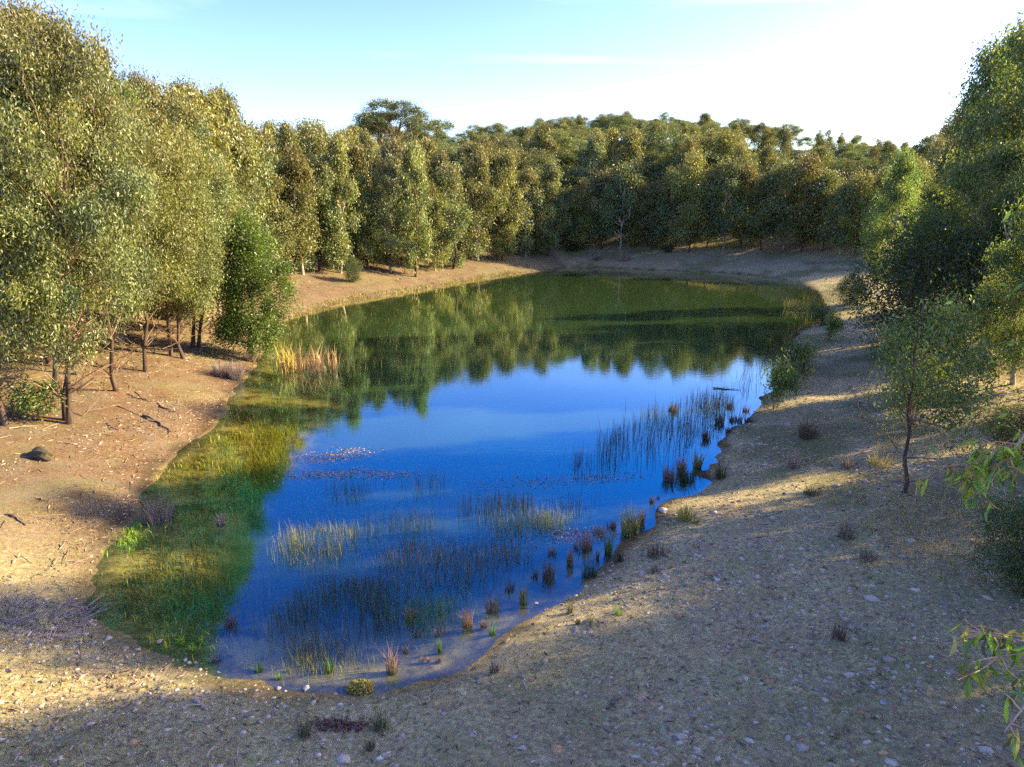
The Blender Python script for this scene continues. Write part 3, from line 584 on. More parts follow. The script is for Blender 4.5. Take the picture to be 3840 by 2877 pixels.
# (foot x, foot y, width, height in view pixels, colours, spread, label)
TUSS = [
 (1063,1321,32,46,'brown olive',.35,'brown sedge tussock with a green base in the water, left of the tall olive one'),
 (1101,1279,24,30,'dark',.3,'dark brown sedge tussock in shallow water above the tall olive tussock'),
 (1131,1303,18,48,'olive',.1,'tall narrow olive sedge tussock mirrored in the shallows'),
 (1155,1256,16,24,'dark',.3,'small dark tussock just left of the big dark brown one'),
 (1183,1256,29,50,'dark brown',.2,'big dark brown sedge tussock mirrored in the shallows'),
 (1193,1198,18,22,'red',.35,'small reddish tussock above the big dark brown one'),
 (1231,1222,14,45,'brown orange',.15,'narrow orange-brown tussock left of the russet tussock'),
 (1243,1193,12,22,'brown',.25,'small brown tussock touching the back of the narrow orange-brown one'),
 (1265,1193,29,45,'red orange',.2,'russet sedge tussock with pale orange base in the shallows'),
 (1273,1253,34,50,'green',.18,'dark green sedge tussock at the water edge beside bare brown bank'),
 (1294,1159,27,26,'tan orange',.45,'pinkish tan tussock with drooping tips in the shallows'),
 (1291,1209,7,29,'olive',.1,'thin green shoot cluster left of the tall green tussock'),
 (1313,1201,16,58,'olive bright',.1,'tall slim green tussock with a long green reflection'),
 (1321,1141,21,26,'red dark',.35,'dark red tussock above the tall slim green one'),
 (1338,1214,16,42,'olive dark',.15,'dark olive tussock standing exactly on the waterline'),
 (1360,1159,40,70,'gold olive',.18,'large golden-green sedge tussock in the shallows by the bank'),
 (1385,1133,13,40,'orange brown',.15,'orange-brown tussock with red tip beside the large golden-green one'),
 (1408,1089,11,22,'red dark',.25,'tiny dark red tussock alone in pale water near the bank corner'),
 (1422,1080,6,11,'dark',.25,'tiniest dark tuft right of the tiny dark red tussock'),
 (1444,1039,30,42,'red brown',.25,'dark red-brown clump at the left of the tussock cluster by the inlet'),
 (1470,1026,19,48,'orange brown',.15,'tall rusty clump at the back of the tussock cluster by the inlet'),
 (1485,1037,34,36,'green',.25,'dark green clump in the middle of the tussock cluster by the inlet'),
 (1506,1010,19,42,'gold olive',.18,'golden-green clump at the right of the tussock cluster by the inlet'),
 (1556,1037,22,42,'green olive',.2,'green tussock on the bank just right of the small inlet'),
 (1480,1125,34,45,'gold',.22,'yellow sedge tussock growing on the sunlit bank by the bank corner'),
 (1504,1133,13,22,'gold olive',.25,'small yellow tussock leaning on the yellow sedge tussock'),
 (1231,1329,13,36,'olive dark',.25,'dark olive tussock on land at the edge of the sunlit strip'),
 (1273,1360,14,30,'gold olive',.2,'thin yellow-green tussock on the sunlit strip'),
 (1247,1357,8,22,'olive',.15,'wispy green tuft left of the thin yellow-green tussock'),
 (1337,1331,16,26,'lime',.35,'bright lime leafy plant lit by the sun on the bank'),
 (1420,1206,56,36,'dark olive',.5,'low sprawling dark grass clump on the shaded bank'),
 (1415,1240,22,26,'dark grey',.35,'small dark twiggy clump below the sprawling dark grass'),
 (1045,1355,15,18,'orange',.3,'small orange tuft at the sandy water edge'),
 (1064,1372,12,26,'bright',.25,'thin bright green shoots beside the small orange tuft'),
 (1747,946,42,46,'brown dark',.25,'big dry brown tussock on the sunlit right bank'),
 (1715,1014,27,44,'tan grey',.22,'dry tan tussock below the big brown one on the right bank'),
 (1554,918,20,27,'red dark',.3,'dark red tussock at the right end of the dark reed bed'),
 (1594,912,20,20,'red brown',.4,'leaning red-brown tussock in the white reflection'),
 (1579,910,10,15,'red dark',.3,'narrow dark tussock between two red ones in the white reflection'),
 (1577,881,16,15,'brown',.4,'low brown tuft highest in the white reflection'),
 (1572,936,11,17,'dark',.25,'dark pointed tussock near the shore below the white reflection'),
 (1526,952,19,26,'dark red',.3,'dark tussock at the foot of the dark reed bed'),
 (1611,888,16,17,'red brown',.35,'red-brown tussock near the leaning waterside sapling'),
 (1679,815,24,29,'dark red',.35,'dark reddish tussock between the two waterside saplings'),
 (1455,888,26,22,'brown dark',.35,'brown tuft in the middle of the dark reed bed'),
 (1567,969,13,16,'gold orange',.3,'small golden tuft on the shore above the inlet'),
 (1616,915,16,17,'green dark',.3,'small dark green tuft on the bank under the waterside sapling'),
 (1011,1352,23,50,'orange tan',.2,'bright orange dry tussock standing in shallow water'),
 (1046,1358,13,18,'orange brown',.3,'little orange-brown tuft right of the bright orange tussock'),
 (848,1462,24,66,'tan brown',.16,'tall pinkish tan dry tussock at the near water edge'),
 (878,1420,13,22,'brown',.25,'small brown tuft right of the tall tan tussock'),
 (902,1384,21,22,'dark red',.35,'dark bare tuft in the water before the green reeds'),
 (950,1369,34,22,'dark brown',.4,'wide dark brown tuft under the bright green reeds'),
 (950,1405,8,32,'bright',.1,'narrow bright green shoot by the near shallows'),
 (911,1431,13,14,'orange',.3,'tiny orange tuft, left one of a close pair'),
 (926,1431,7,14,'orange tan',.2,'tiny pale orange tuft, right one of a close pair'),
 (947,1437,13,14,'red',.3,'tiny red tuft beside the close orange pair'),
 (886,1337,31,34,'tan orange',.4,'dry tan bushy tussock at the left of the bright green reeds'),
 (659,1605,31,58,'olive dark',.22,'olive tussock on the near bank, left of the other two'),
 (825,1582,34,56,'olive',.22,'larger olive tussock on the near bank right of the red litter'),
 (800,1621,23,37,'olive dark',.22,'small olive tussock in front of the larger olive one'),
 (561,1464,18,28,'bright green',.2,'bright green rush tuft in near shallows, the taller of several'),
 (534,1457,18,11,'lime',.5,'low lime green sprout beside the bright green rush tuft'),
 (602,1466,10,20,'bright',.2,'green sprout right of the bright green rush tuft'),
 (623,1459,9,16,'bright olive',.2,'small olive green sprout farthest right in the near shallows'),
 (711,1454,21,37,'bright green',.2,'fresh green tussock at the front of the near reed bed'),
 (1069,1459,21,40,'dark grey',.2,'dry dark thin tussock on the bank above the sandy edge'),
 (394,1402,13,24,'lime',.2,'lime green shoots in the sunlit yellow shallows, left one'),
 (417,1404,11,26,'lime',.15,'lime green shoots in the sunlit yellow shallows, middle one'),
 (434,1386,11,19,'lime',.15,'lime green shoots in the sunlit yellow shallows, right one'),
 (469,1435,26,24,'dark grey',.5,'dark twiggy tuft on the near waterline'),
 (499,1352,29,34,'dark red',.3,'dark red tuft standing in the blue water at left'),
 (340,1122,75,58,'grey brown',.45,'big dry grey-brown bush of stems at the left waterline'),
 (478,1137,19,32,'tan grey',.2,'small tan tussock in the water right of the grey-brown bush'),
 (480,812,42,38,'grey',.5,'grey dry bush on the left shore under the wattle'),
 (510,822,34,42,'grey',.4,'second grey dry bush beside the water under the wattle'),
 (540,780,30,28,'grey brown',.5,'grey-brown dry bush at the foot of the wattle'),
 (1827,1165,31,52,'brown grey',.15,'slender brown dry tussock on the shaded right bank'),
 (1753,1074,39,28,'olive green',.5,'low green grass tussock on the right bank'),
 (1803,1094,30,20,'gold',.55,'low yellow grass tussock below the green one'),
 (1829,1016,24,37,'grey brown',.3,'grey-brown tussock left of the airy young tree'),
 (1860,1092,26,16,'gold olive',.55,'flat yellowish tussock in the sunlit line left of the young tree'),
 (1873,1220,42,32,'dark grey',.5,'dark sprawling tuft on the shaded right bank'),
 (1811,1385,28,56,'dark brown',.13,'dark brown upright tussock low on the right bank'),
 (1820,1590,36,20,'dark olive',.6,'low dark tuft near the bottom right of the bank'),
 (1900,1010,60,30,'gold tan',.5,'straw coloured grass clump behind the airy young tree'),
 (1720,668,60,24,'gold',.3,'golden sedge patch in the water by the far right shore'),
 (1290,562,18,16,'tan grey',.4,'pale dry tuft on the far end shore, left of two'),
 (1352,566,26,18,'tan grey',.4,'pale dry tuft on the far end shore, right of two'),
]
feet = on_ground([(a[0], a[1]) for a in TUSS])
rt = np.random.default_rng(55)
for (a, b_, w_, h_, pal, spread, lab), p in zip(TUSS, feet):
    dep = math.hypot(p[1]*cp-(p[2]-CAM_H)*sp, p[0]*.3); m_px = dep/FPX*K
    wid = w_*m_px; hgt = h_*m_px*1.12; pals = pal.split()
    n = int(np.clip(40+420*wid*min(hgt, 1.2), 40, 260))
    r0 = np.sqrt(rt.uniform(0, 1, n))*wid*.5*(1-spread*.5); az = rt.uniform(0, 6.28, n)
    d2 = np.stack([np.cos(az), np.sin(az)], 1)
    pos = np.concatenate([d2*r0[:, None], np.full((n, 1), -.06)], 1)
    hh = hgt*(.25+.9*rt.beta(1.6, 1.6, n))
    lean = d2*(r0/(wid*.5+.01)*spread*1.3)[:, None] + rt.normal(size=(n, 2))*(.11+.16*spread)
    col = np.where((rt.uniform(0, 1, n) < (.6 if len(pals) > 1 else 1))[:, None], pick(pals[0], n, rt), pick(pals[-1], n, rt))
    me = blade_mesh('sedge_tussock', pos, hh, np.clip(.004+.0005*dep, .006, .024), col, np.clip(lean, -.9, .9), rt)
    nm = 'dry_bush' if 'bush of' in lab or 'dry bush' in lab else 'lime_plant' if 'lime green sprout' in lab or 'leafy plant' in lab else 'sedge_tussock'
    z = p[2] if p[2] > .02 else float(ground_z(p[0:1], p[1:2])[0])*0
    link(nm, me, loc=(p[0], p[1], z), label=lab, cat='bush' if nm == 'dry_bush' else 'plant' if nm == 'lime_plant' else 'tussock', group='tussocks around the pond')

def in_poly(q, pl):
    ins = np.zeros(len(q), bool)
    for (x1, y1), (x2, y2) in zip(pl, np.roll(pl, -1, 0)):
        c = (y1 > q[:, 1]) != (y2 > q[:, 1]); ins ^= c & (q[:, 0] < x1+(q[:, 1]-y1)/(y2-y1+1e-12)*(x2-x1))
    return ins
def scatter(poly_view, n, rng, clump=0.0, z=0.0):        # points on the water plane inside an outline
    pl = on_plane(np.array(poly_view, float), z); lo, hi = pl.min(0), pl.max(0)
    q = rng.uniform(lo, hi, (n*4, 2)); q = q[in_poly(q, pl)]
    if clump: q = q[vnoise(q[:, 0], q[:, 1], .9, 77)*.6+vnoise(q[:, 0], q[:, 1], .35, 78)*.4 > rng.uniform(clump-.25, clump+.25, len(q))]
    return q[:n]
REEDS = [ # outline in view pixels, stems, height m, colours, clumpiness, width, label
 ([(1285,985),(1330,935),(1410,890),(1500,868),(1565,858),(1590,885),(1545,925),(1500,950),(1470,985),(1400,1000),(1320,1008)],1500,.75,'green dark',.55,.016,'dark green reed bed standing in the pond off the right shore'),
 ([(1575,850),(1600,815),(1650,775),(1690,745),(1700,760),(1665,800),(1610,850)],420,.7,'green dark',.55,.018,'dark reeds along the right shore in the white reflection'),
 ([(1230,1010),(1240,992),(1262,990),(1262,1010)],45,.6,'green dark',0,.014,'small isolated dark reed group in blue water'),
 ([(695,1085),(720,1050),(800,1040),(810,1080)],110,.55,'green dark',.5,.012,'sparse dark reeds standing in the blue water at left'),
 ([(880,1060),(890,1035),(965,1030),(965,1062)],80,.55,'green dark',.4,.012,'sparse dark reeds right of the first sparse group'),
 ([(990,1115),(1000,1085),(1090,1080),(1090,1120)],190,.5,'green dark',.45,.011,'dark reeds left of the golden reed patches'),
 ([(1100,1120),(1110,1075),(1270,1075),(1250,1105),(1170,1120)],230,.45,'green dark',.5,.011,'thin dark reeds behind the golden reed patches'),
 ([(790,1165),(780,1120),(925,1105),(935,1150)],260,.5,'green dark',.5,.010,'thin dark reeds behind the big golden clump'),
 ([(610,1200),(625,1150),(690,1140),(775,1140),(785,1175),(720,1210),(640,1225)],700,.42,'gold olive',.35,.010,'golden sunlit reed patch near the left side of the blue water'),  # gold palette paints the sunlight on these reeds into their colour
 ([(1150,1140),(1150,1112),(1225,1115),(1240,1135),(1200,1150)],420,.36,'gold',.2,.010,'golden sunlit reed patch, right of two'),  # sun on the stems is put into the gold colour here too
 ([(1070,1160),(1065,1128),(1125,1122),(1128,1160)],260,.4,'gold olive',.3,.010,'golden reed patch left of the brighter golden patch'),
 ([(780,1275),(790,1200),(900,1175),(1000,1180),(1135,1175),(1145,1240),(1060,1260),(900,1275)],1900,.42,'olive brown',.5,.009,'wide brownish reed bed across the middle of the shallows'),
 ([(580,1375),(620,1290),(700,1250),(790,1250),(860,1290),(860,1360),(740,1390),(640,1385)],1500,.42,'olive green',.5,.008,'dense green reed bed in the near shallows'),
 ([(640,1450),(650,1390),(760,1385),(835,1400),(820,1440),(720,1460)],750,.36,'olive gold',.5,.008,'front rank of olive reeds nearest the camera'),
 ([(865,1360),(880,1310),(930,1290),(990,1290),(990,1345),(930,1370)],600,.40,'bright olive',.45,.008,'bright green reeds right of the dense reed bed'),
 ([(1690,720),(1720,660),(1790,610),(1810,625),(1770,690),(1730,740)],500,.6,'olive gold',.5,.02,'mixed reeds along the far right shore'),
]
rr_ = np.random.default_rng(91)
for pl, n, h, pal, cl_, w_, lab in REEDS:
    q = scatter(pl, int(n*1.3), rr_, cl_); q = q + rr_.normal(size=q.shape)*.28*rr_.uniform(0, 1.6, (len(q), 1)); n = len(q); pals = pal.split()
    col = np.where((rr_.uniform(0, 1, n) < (.65 if len(pals) > 1 else 1))[:, None], pick(pals[0], n, rr_), pick(pals[-1], n, rr_))
    lean = rr_.normal(size=(n, 2))*.10; k = rr_.uniform(0, 1, n) < .14; lean[k] = rr_.normal(size=(k.sum(), 2))*.5
    me = blade_mesh('reeds', np.concatenate([q, np.full((n, 1), -.15)], 1), h*rr_.uniform(.35, 1.2, n)*(.55+.8*vnoise(q[:, 0], q[:, 1], .8, 51))+.15, w_*.85, col, np.clip(lean, -.9, .9), rr_, .3)
    link('reeds', me, label=lab, cat='reeds', group='reed beds in the pond', kind='stuff')
# cattails by the left shore
p = on_plane([(655, 808)])[0]
def cattails(name, pv, n, wid, h, pal, lab):
    p = on_plane([pv])[0]; pos = np.stack([rr_.normal(size=n)*wid, rr_.normal(size=n)*wid*.6, np.full(n, -.1)], 1)
    col = pick(pal, n, rr_)*np.array([1.35, 1.25, .9]); lean = rr_.normal(size=(n, 2))*.16; k = rr_.uniform(0, 1, n) < .25; lean[k] *= 3
    link(name, blade_mesh(name, pos, h*rr_.uniform(.4, 1.1, n), .05, col, np.clip(lean, -.85, .85), rr_), loc=(p[0], p[1], 0), label=lab, cat='cattails', group='dry cattails by the left shore')
cattails('cattail_clump', (622, 800), 60, .35, 1.7, 'gold', 'golden dry cattail clump leaning by the left shore, tallest')
cattails('cattail_clump', (655, 800), 80, .55, 1.5, 'tan', 'pale straw cattail clump right of the golden one')
cattails('cattail_clump', (705, 795), 45, .5, 1.3, 'tan', 'thin straw cattails spreading out into the pond')
cattails('cattail_clump', (760, 800), 40, .9, .8, 'olive', 'short dead cattail stubs farthest out in the pond')

# submerged and emergent weed on the left
rw = np.random.default_rng(17)
WEED = [([(330,1050),(355,1010),(480,930),(560,905),(640,905),(625,960),(600,1045),(420,1055)],7000,'amber moss','yellow-green water weed carpet under the clear left shallows'),
 ([(475,915),(500,855),(560,850),(640,860),(635,895),(560,905)],2600,'orange amber','orange water weed below the left shore'),
 ([(560,850),(590,770),(640,730),(700,800),(830,790),(800,830),(690,860)],1800,'moss amber','olive water weed around the cattails'),
 ([(255,1190),(300,1130),(420,1080),(575,1060),(575,1190),(420,1210)],2600,'moss brown','olive water weed in the shaded left shallows'),
 ([(240,1180),(265,1150),(300,1140),(300,1165),(270,1190)],420,'lime','bright lime grass at the left waterline'),
 ([(215,1270),(250,1200),(540,1210),(560,1280),(520,1330),(440,1385),(300,1370)],5200,'moss brown','brown-green water weed covering the near left shallows'),
 ([(290,1400),(330,1375),(470,1380),(500,1395),(440,1420)],600,'amber','yellow weed in the sunlit corner of the near shallows')]
for pl, n, pal, lab in WEED:
    q = scatter(pl, int(n*.8), rw, .50); q = q[vnoise(q[:, 0], q[:, 1], 1.8, 88)*.7+vnoise(q[:, 0], q[:, 1], .6, 89)*.3 > rw.uniform(.33, .60, len(q))]; q = q + rw.normal(size=q.shape)*.22; n = len(q); gz = ground_z(q[:, 0], q[:, 1]); q = q[gz < .02]; gz = gz[gz < .02]; n = len(q); pals = pal.split()
    col = np.where((rw.uniform(0, 1, n) < .65)[:, None], pick(pals[0], n, rw), pick(pals[-1], n, rw))
    hh = (-gz)*rw.uniform(.35, .95, n) + rw.uniform(.05, .20, n)*(rw.uniform(0, 1, n) < (.5 if 'lime grass' in lab else .10)) + .02
    link('water_weed', blade_mesh('water_weed', np.concatenate([q, gz[:, None]], 1), hh, .022, col, np.clip(rw.normal(size=(n, 2))*.3, -.8, .8), rw), label=lab, cat='water weed', kind='stuff')

# flat flecks: litter, floating weed
def flecks(pos, ln, wd, col, rng, tilt=.25):
    n = len(pos); az = rng.uniform(0, 6.28, n); d = np.stack([np.cos(az), np.sin(az), rng.normal(size=n)*tilt], 1)
    return leaves_np(pos, unit(d), ln, wd, rng, .1)
def fleck_obj(name, pos, ln, wd, col, rng, label, cat, tilt=.25, mat=None):
    V, Q = flecks(pos, ln, wd, col, rng, tilt)
    link(name, mesh_np(name, V, quads=Q, col=np.repeat(col, 4, 0), mat=mat or M_WOOD), label=label, cat=cat, kind='stuff')
SCUM = [([(640,1000),(680,970),(790,968),(800,985),(700,1000)],1100,'tan','pinkish floating weed, farther mat'),
 ([(610,1040),(640,1022),(760,1012),(870,1018),(880,1030),(760,1036)],1500,'tan','pinkish floating weed streak above the sparse reeds'),
 ([(1000,1060),(1010,1040),(1180,1030),(1400,1018),(1380,1035),(1190,1055)],1100,'grey','pale flecks painting a sunlit bed streak across the blue water'),  # pale flecks stand in for streaks of sunlight on the pond bed
 ([(1120,1175),(1150,1150),(1290,1140),(1330,1150),(1240,1175)],1300,'tan','tan floating weed among the russet tussocks')]
for pl, n, pal, lab in SCUM:
    q = scatter(pl, int(n*.6), rw, .55); q = q + rw.normal(size=q.shape)*np.array([.35, .10]); n = len(q)
    fleck_obj('floating_weed', np.concatenate([q, np.full((n, 1), .008)], 1), rw.uniform(.03, .09, n), .022, pick(pal, n, rw)*np.array([1.1, 1.0, 1.05]), rw, lab, 'floating weed', .0)
def band(n, x0, x1, y0, y1, s0, s1, rng, side=0, pw=1.0):
    q = np.stack([rng.uniform(x0, x1, n), y0+(y1-y0)*rng.uniform(0, 1, n)**pw], 1)
    s, nx, ny = shore(q[:, 0], q[:, 1]); m = (s > s0) & (s < s1)
    if side < 0: m &= nx < -.1
    if side > 0: m &= (nx > .0) | (ny < -.5)
    q = q[m]; return np.concatenate([q, ground_z(q[:, 0], q[:, 1])[:, None]], 1), s[m]
rl = np.random.default_rng(29)
P_, s_ = band(60000, -24, -4, 12, 50, .03, 1.5, rl, -1); keep = rl.uniform(0, 1, len(P_)) < np.exp(-s_*1.6); P_ = P_[keep]+[0, 0, .012]; n = len(P_)
fleck_obj('leaf_litter', P_, rl.uniform(.05, .16, n), rl.uniform(.012, .035, n), pick('tan', n, rl)*rl.uniform(.6, 1.15, (n, 1)), rl, 'pale pinkish leaf litter washed up along the left waterline', 'leaf litter')
P_, s_ = band(90000, -34, -3, 4, 50, .3, 14, rl, -1); keep = vnoise(P_[:, 0], P_[:, 1], 1.6, 41) > rl.uniform(.25, .8, len(P_)); P_ = P_[keep]+[0, 0, .012]; n = len(P_)
fleck_obj('leaf_litter', P_, rl.uniform(.06, .20, n), rl.uniform(.015, .04, n), np.where(rl.uniform(0, 1, (n, 1)) < .6, pick('tan', n, rl), pick('brown', n, rl)), rl, 'bark and leaf litter scattered over the orange left bank', 'leaf litter')
P_, s_ = band(40000, -12, 30, 4, 40, .1, 18, rl, 1, 1.3); P_ = P_+[0, 0, .012]; n = len(P_)
fleck_obj('leaf_litter', P_, rl.uniform(.06, .17, n), rl.uniform(.016, .042, n), np.where(rl.uniform(0, 1, (n, 1)) < .5, pick('tan', n, rl), pick('brown', n, rl))*rl.uniform(.4, 1.2, (n, 1)), rl, 'dry leaf and bark litter over the near and right bank', 'leaf litter')
P_, s_ = band(2600, -26, 60, 55, 84, .3, 9, rl); P_ = P_+[0, 0, .015]; n = len(P_)
fleck_obj('leaf_litter', P_, rl.uniform(.1, .4, n), rl.uniform(.04, .09, n), np.where(rl.uniform(0, 1, (n, 1)) < .5, pick('tan', n, rl), pick('brown', n, rl)), rl, 'litter on the far shores', 'leaf litter')

# gravel (uncountable) and the larger stones (one by one)
def stones_np(pos, size, rng, flat=.5):
    n = len(pos); base = np.array([[1, 0, 0], [.3, .95, 0], [-.8, .6, 0], [-.8, -.6, 0], [.3, -.95, 0], [.1, .1, 1], [0, 0, -1]], float)
    sc_ = size[:, None, None]*np.stack([rng.uniform(.7, 1.3, n), rng.uniform(.5, .9, n), rng.uniform(.3, .7, n)*flat*1.6], 1)[:, None, :]
    v = base[None]*sc_*rng.uniform(.75, 1.25, (n, 7, 1)); az = rng.uniform(0, 6.28, n); c_, s_ = np.cos(az)[:, None], np.sin(az)[:, None]
    x = v[..., 0]*c_-v[..., 1]*s_; y = v[..., 0]*s_+v[..., 1]*c_
    V = np.stack([x, y, v[..., 2]], -1)+pos[:, None]
    f = np.array([[i, (i+1) % 5, 5] for i in range(5)]+[[(i+1) % 5, i, 6] for i in range(5)])
    return V.reshape(-1, 3), (np.arange(n)[:, None, None]*7+f).reshape(-1, 3)
def stone_cols(n, rng):
    w_ = rng.uniform(0, 1, (n, 1)); a = np.array([.24, .18, .12]); b_ = np.array([.64, .52, .36]); o = np.array([.50, .28, .13])
    c_ = a+(b_-a)*w_; return np.where(rng.uniform(0, 1, (n, 1)) < .22, o*(.6+.6*w_), c_)
P_, s_ = band(60000, -14, 20, 4.2, 26, .02, 16, rl, 1, 1.4); keep = vnoise(P_[:, 0], P_[:, 1], 2.6, 61)*.6+vnoise(P_[:, 0], P_[:, 1], .7, 62)*.4 > rl.uniform(.30, .80, len(P_)); P_ = P_[keep]; n = len(P_)
V, T = stones_np(P_, rl.lognormal(-3.45, .5, n), rl)
link('gravel', mesh_np('gravel', V, tris=T, col=np.repeat(stone_cols(n, rl), 7, 0), mat=M_STONE), label='loose flat gravel strewn over the near and right bank', cat='gravel', kind='stuff')
STONES = [(662,1494,16,'white rounded stone', 'between the yellow cushion and the sandy edge'),(1035,1478,12,'pale stone','at the sandy corner of the water'),(1002,1516,14,'pale slab','on the edge of the sunlit strip'),
 (601,1493,15,'flat pale stone','at the near waterline left of the yellow cushion'),(1376,1459,11,'ochre stone','right of the sunlit strip'),(1112,1597,15,'pale triangular stone','low on the near bank'),(1128,1636,18,'brown stone','at the very bottom of the near bank'),
 (959,1548,11,'buff stone','below the sunlit sandy strip'),(1247,1512,12,'yellow stone','in the scatter right of the twigs'),(1428,1500,13,'ochre rounded stone','on the shaded near bank'),(1905,1527,16,'grey flat stone','under the lower leaf spray'),
 (1958,1456,14,'pale slab','left of the lower leaf spray'),(1885,1463,14,'buff slab','in the lower right gravel'),(1762,1372,11,'ochre stone','beside the dark upright tussock'),(1837,1362,14,'pale angular stone','right of the dark upright tussock'),
 (1852,973,11,'pale flat stone','above the airy tree shadow line'),(1808,1087,12,'white flat stone','near the low yellow tussock'),(2003,1013,10,'pale stone','right of the airy tree'),(120,1403,12,'tan stone','by the straw pile'),(345,1389,14,'tan flat stone','at the left near shore'),
 (300,1413,13,'buff rounded stone','left of the sunlit yellow shallows'),(272,1408,12,'orange stone','at the left near shore'),(402,1440,12,'pale flat stone','below the lime shoots'),(209,1548,12,'tan block','on the near left bank'),(181,1608,10,'orange rounded stone','near the bottom left'),
 (449,1503,12,'pinkish stone','above the pale stick'),(1158,1315,10,'pinkish stone','on the waterline by the tall olive tussock'),(1703,1597,16,'pale flat slab','near the bottom of the bank'),(1840,1690,12,'yellow stone','at the bottom right'),(1700,1614,12,'bluish stone','beside the pale flat slab'),
 (1916,1590,18,'long buff slab','near the low dark tuft'),(1744,1587,12,'grey stone','left of the low dark tuft')]
feet = on_ground([(a[0], min(a[1], 1652)) for a in STONES])
for (a, b_, w_, look, where), p in zip(STONES, feet):
    dep = p[1]*cp-(p[2]-CAM_H)*sp; sz = w_*dep/FPX*K*.55
    nl_ = 14; u_ = unit(rl.normal(size=(60, 3)))
    bmv = u_*np.array([1, .75, .45])*sz*rl.uniform(.8, 1.15, (60, 1))
    import bmesh
    bm = bmesh.new(); [bm.verts.new(v) for v in bmv[:22]]; r_ = bmesh.ops.convex_hull(bm, input=bm.verts)
    bmesh.ops.delete(bm, geom=[g_ for g_ in r_['geom_interior'] if isinstance(g_, bmesh.types.BMVert)], context='VERTS')
    me = bpy.data.meshes.new('stone'); bm.to_mesh(me); bm.free()
    base = np.array({'w': (.52, .48, .38), 'p': (.42, .36, .27), 'o': (.52, .33, .16), 'b': (.48, .38, .27), 'y': (.58, .47, .24), 'g': (.36, .34, .32), 't': (.50, .38, .24), 'f': (.50, .44, .36), 'l': (.48, .40, .29)}[look[0]])
    at = me.attributes.new('Col', 'FLOAT_COLOR', 'POINT'); cc = np.ones((len(me.vertices), 4), np.float32); cc[:, :3] = base*rl.uniform(.85, 1.1, (len(me.vertices), 1)); at.data.foreach_set('color', cc.ravel())
    me.materials.append(M_STONE)
    o = link('stone', me, loc=(p[0], p[1], p[2]+sz*.12), label=f'{look} {where}', cat='stone', group='larger stones on the bank'); o.rotation_euler = (0, 0, rl.uniform(0, 6.28))
# mossy boulder on the left bank
p = on_ground([(86, 994)])[0]
bm = bmesh.new(); bmesh.ops.create_icosphere(bm, subdivisions=3, radius=1)
for v in bm.verts:
    d = v.co.copy(); k = 1+.22*math.sin(d.x*3.1+d.y*2.2+1)+.12*math.sin(d.y*6+d.z*5); v.co = Vector((d.x*.42*k, d.y*.26*k, d.z*.19*k))
me = bpy.data.meshes.new('boulder'); bm.to_mesh(me); bm.free()
at = me.attributes.new('Col', 'FLOAT_COLOR', 'POINT'); n = len(me.vertices); cc = np.ones((n, 4), np.float32); cc[:, :3] = np.array([.075, .062, .035])*rl.uniform(.7, 1.3, (n, 1)); at.data.foreach_set('color', cc.ravel()); me.materials.append(M_STONE)
link('boulder', me, loc=(p[0], p[1], p[2]+.06), label='dark mossy boulder lying alone on the orange left bank', cat='boulder')

# fallen sticks, one by one, and fine twigs
STICKS = [((276,856),(323,872),.025,'dark','long branch on the orange bank below the leaning trunk'),((341,876),(378,893),.04,'dark','short dark branch with twigs on the orange slope'),((310,902),(370,940),.05,'dark','thick dark root running down the orange slope'),
 ((123,955),(209,976),.018,'tan','thin pale stick crossing the litter above the shore'),((232,922),(256,932),.03,'dark','short dark stick in the bank litter'),((219,936),(246,948),.02,'brown','short brown stick below the short dark one'),((292,850),(323,869),.02,'dark','upper dark branch on the orange bank'),
 ((21,934),(83,925),.02,'tan','pale stick at the foot of the tree at the left edge'),((253,879),(300,897),.022,'brown','brown branch left of the thick dark root'),((16,1124),(57,1140),.03,'dark','dark branch at the left edge above the shadow'),((78,1081),(117,1093),.02,'brown','thin brown branch on the lower left bank'),
 ((366,872),(413,884),.016,'tan','pale twig near the shore on the orange slope'),((422,1517),(446,1536),.035,'tan','pale yellow stick on the near bank left of the tussocks'),((1932,1128),(1950,1139),.012,'tan','thin pale stick right of the airy tree'),((1310,1534),(1340,1516),.02,'dark','dark short stick on the shaded near bank'),
 ((1128,1470),(1131,1520),.012,'tan','upright straw stalk in the middle of the twig scatter'),((1540,840),(1596,843),.03,'dark','dark stick floating flat in the white reflection'),((920,1520),(948,1497),.012,'tan','thin straw across the sunlit sandy strip')]
ends = on_ground([q for a in STICKS for q in a[:2]])
for i, (a, b_, r, pal, lab) in enumerate(STICKS):
    A, B = ends[2*i], ends[2*i+1]; pth = limb(A+[0, 0, r*.8], B+[0, 0, r*.8], rl, 7, .04)
    gz = np.maximum(ground_z(pth[:, 0], pth[:, 1]), 0)+r*.6; pth[:, 2] = gz + np.abs(rl.normal(size=7))*r*.4
    paths = [(pth-A, np.linspace(r, r*.4, 7), np.array(PAL[pal][1])*.8)]
    for _ in range(3):
        j = rl.integers(2, 6); e = pth[j]+np.array([rl.normal()*.2, rl.normal()*.2, .08]); paths.append((limb(pth[j], e, rl, 4, .1)-A, np.linspace(r*.4, r*.15, 4), np.array(PAL[pal][1])*.8))
    V, Q, c_ = tubes(paths, 5)
    link('fallen_stick', mesh_np('fallen_stick', V, quads=Q, col=c_, mat=M_WOOD, smooth=True), loc=A, label=lab, cat='stick', group='fallen sticks')
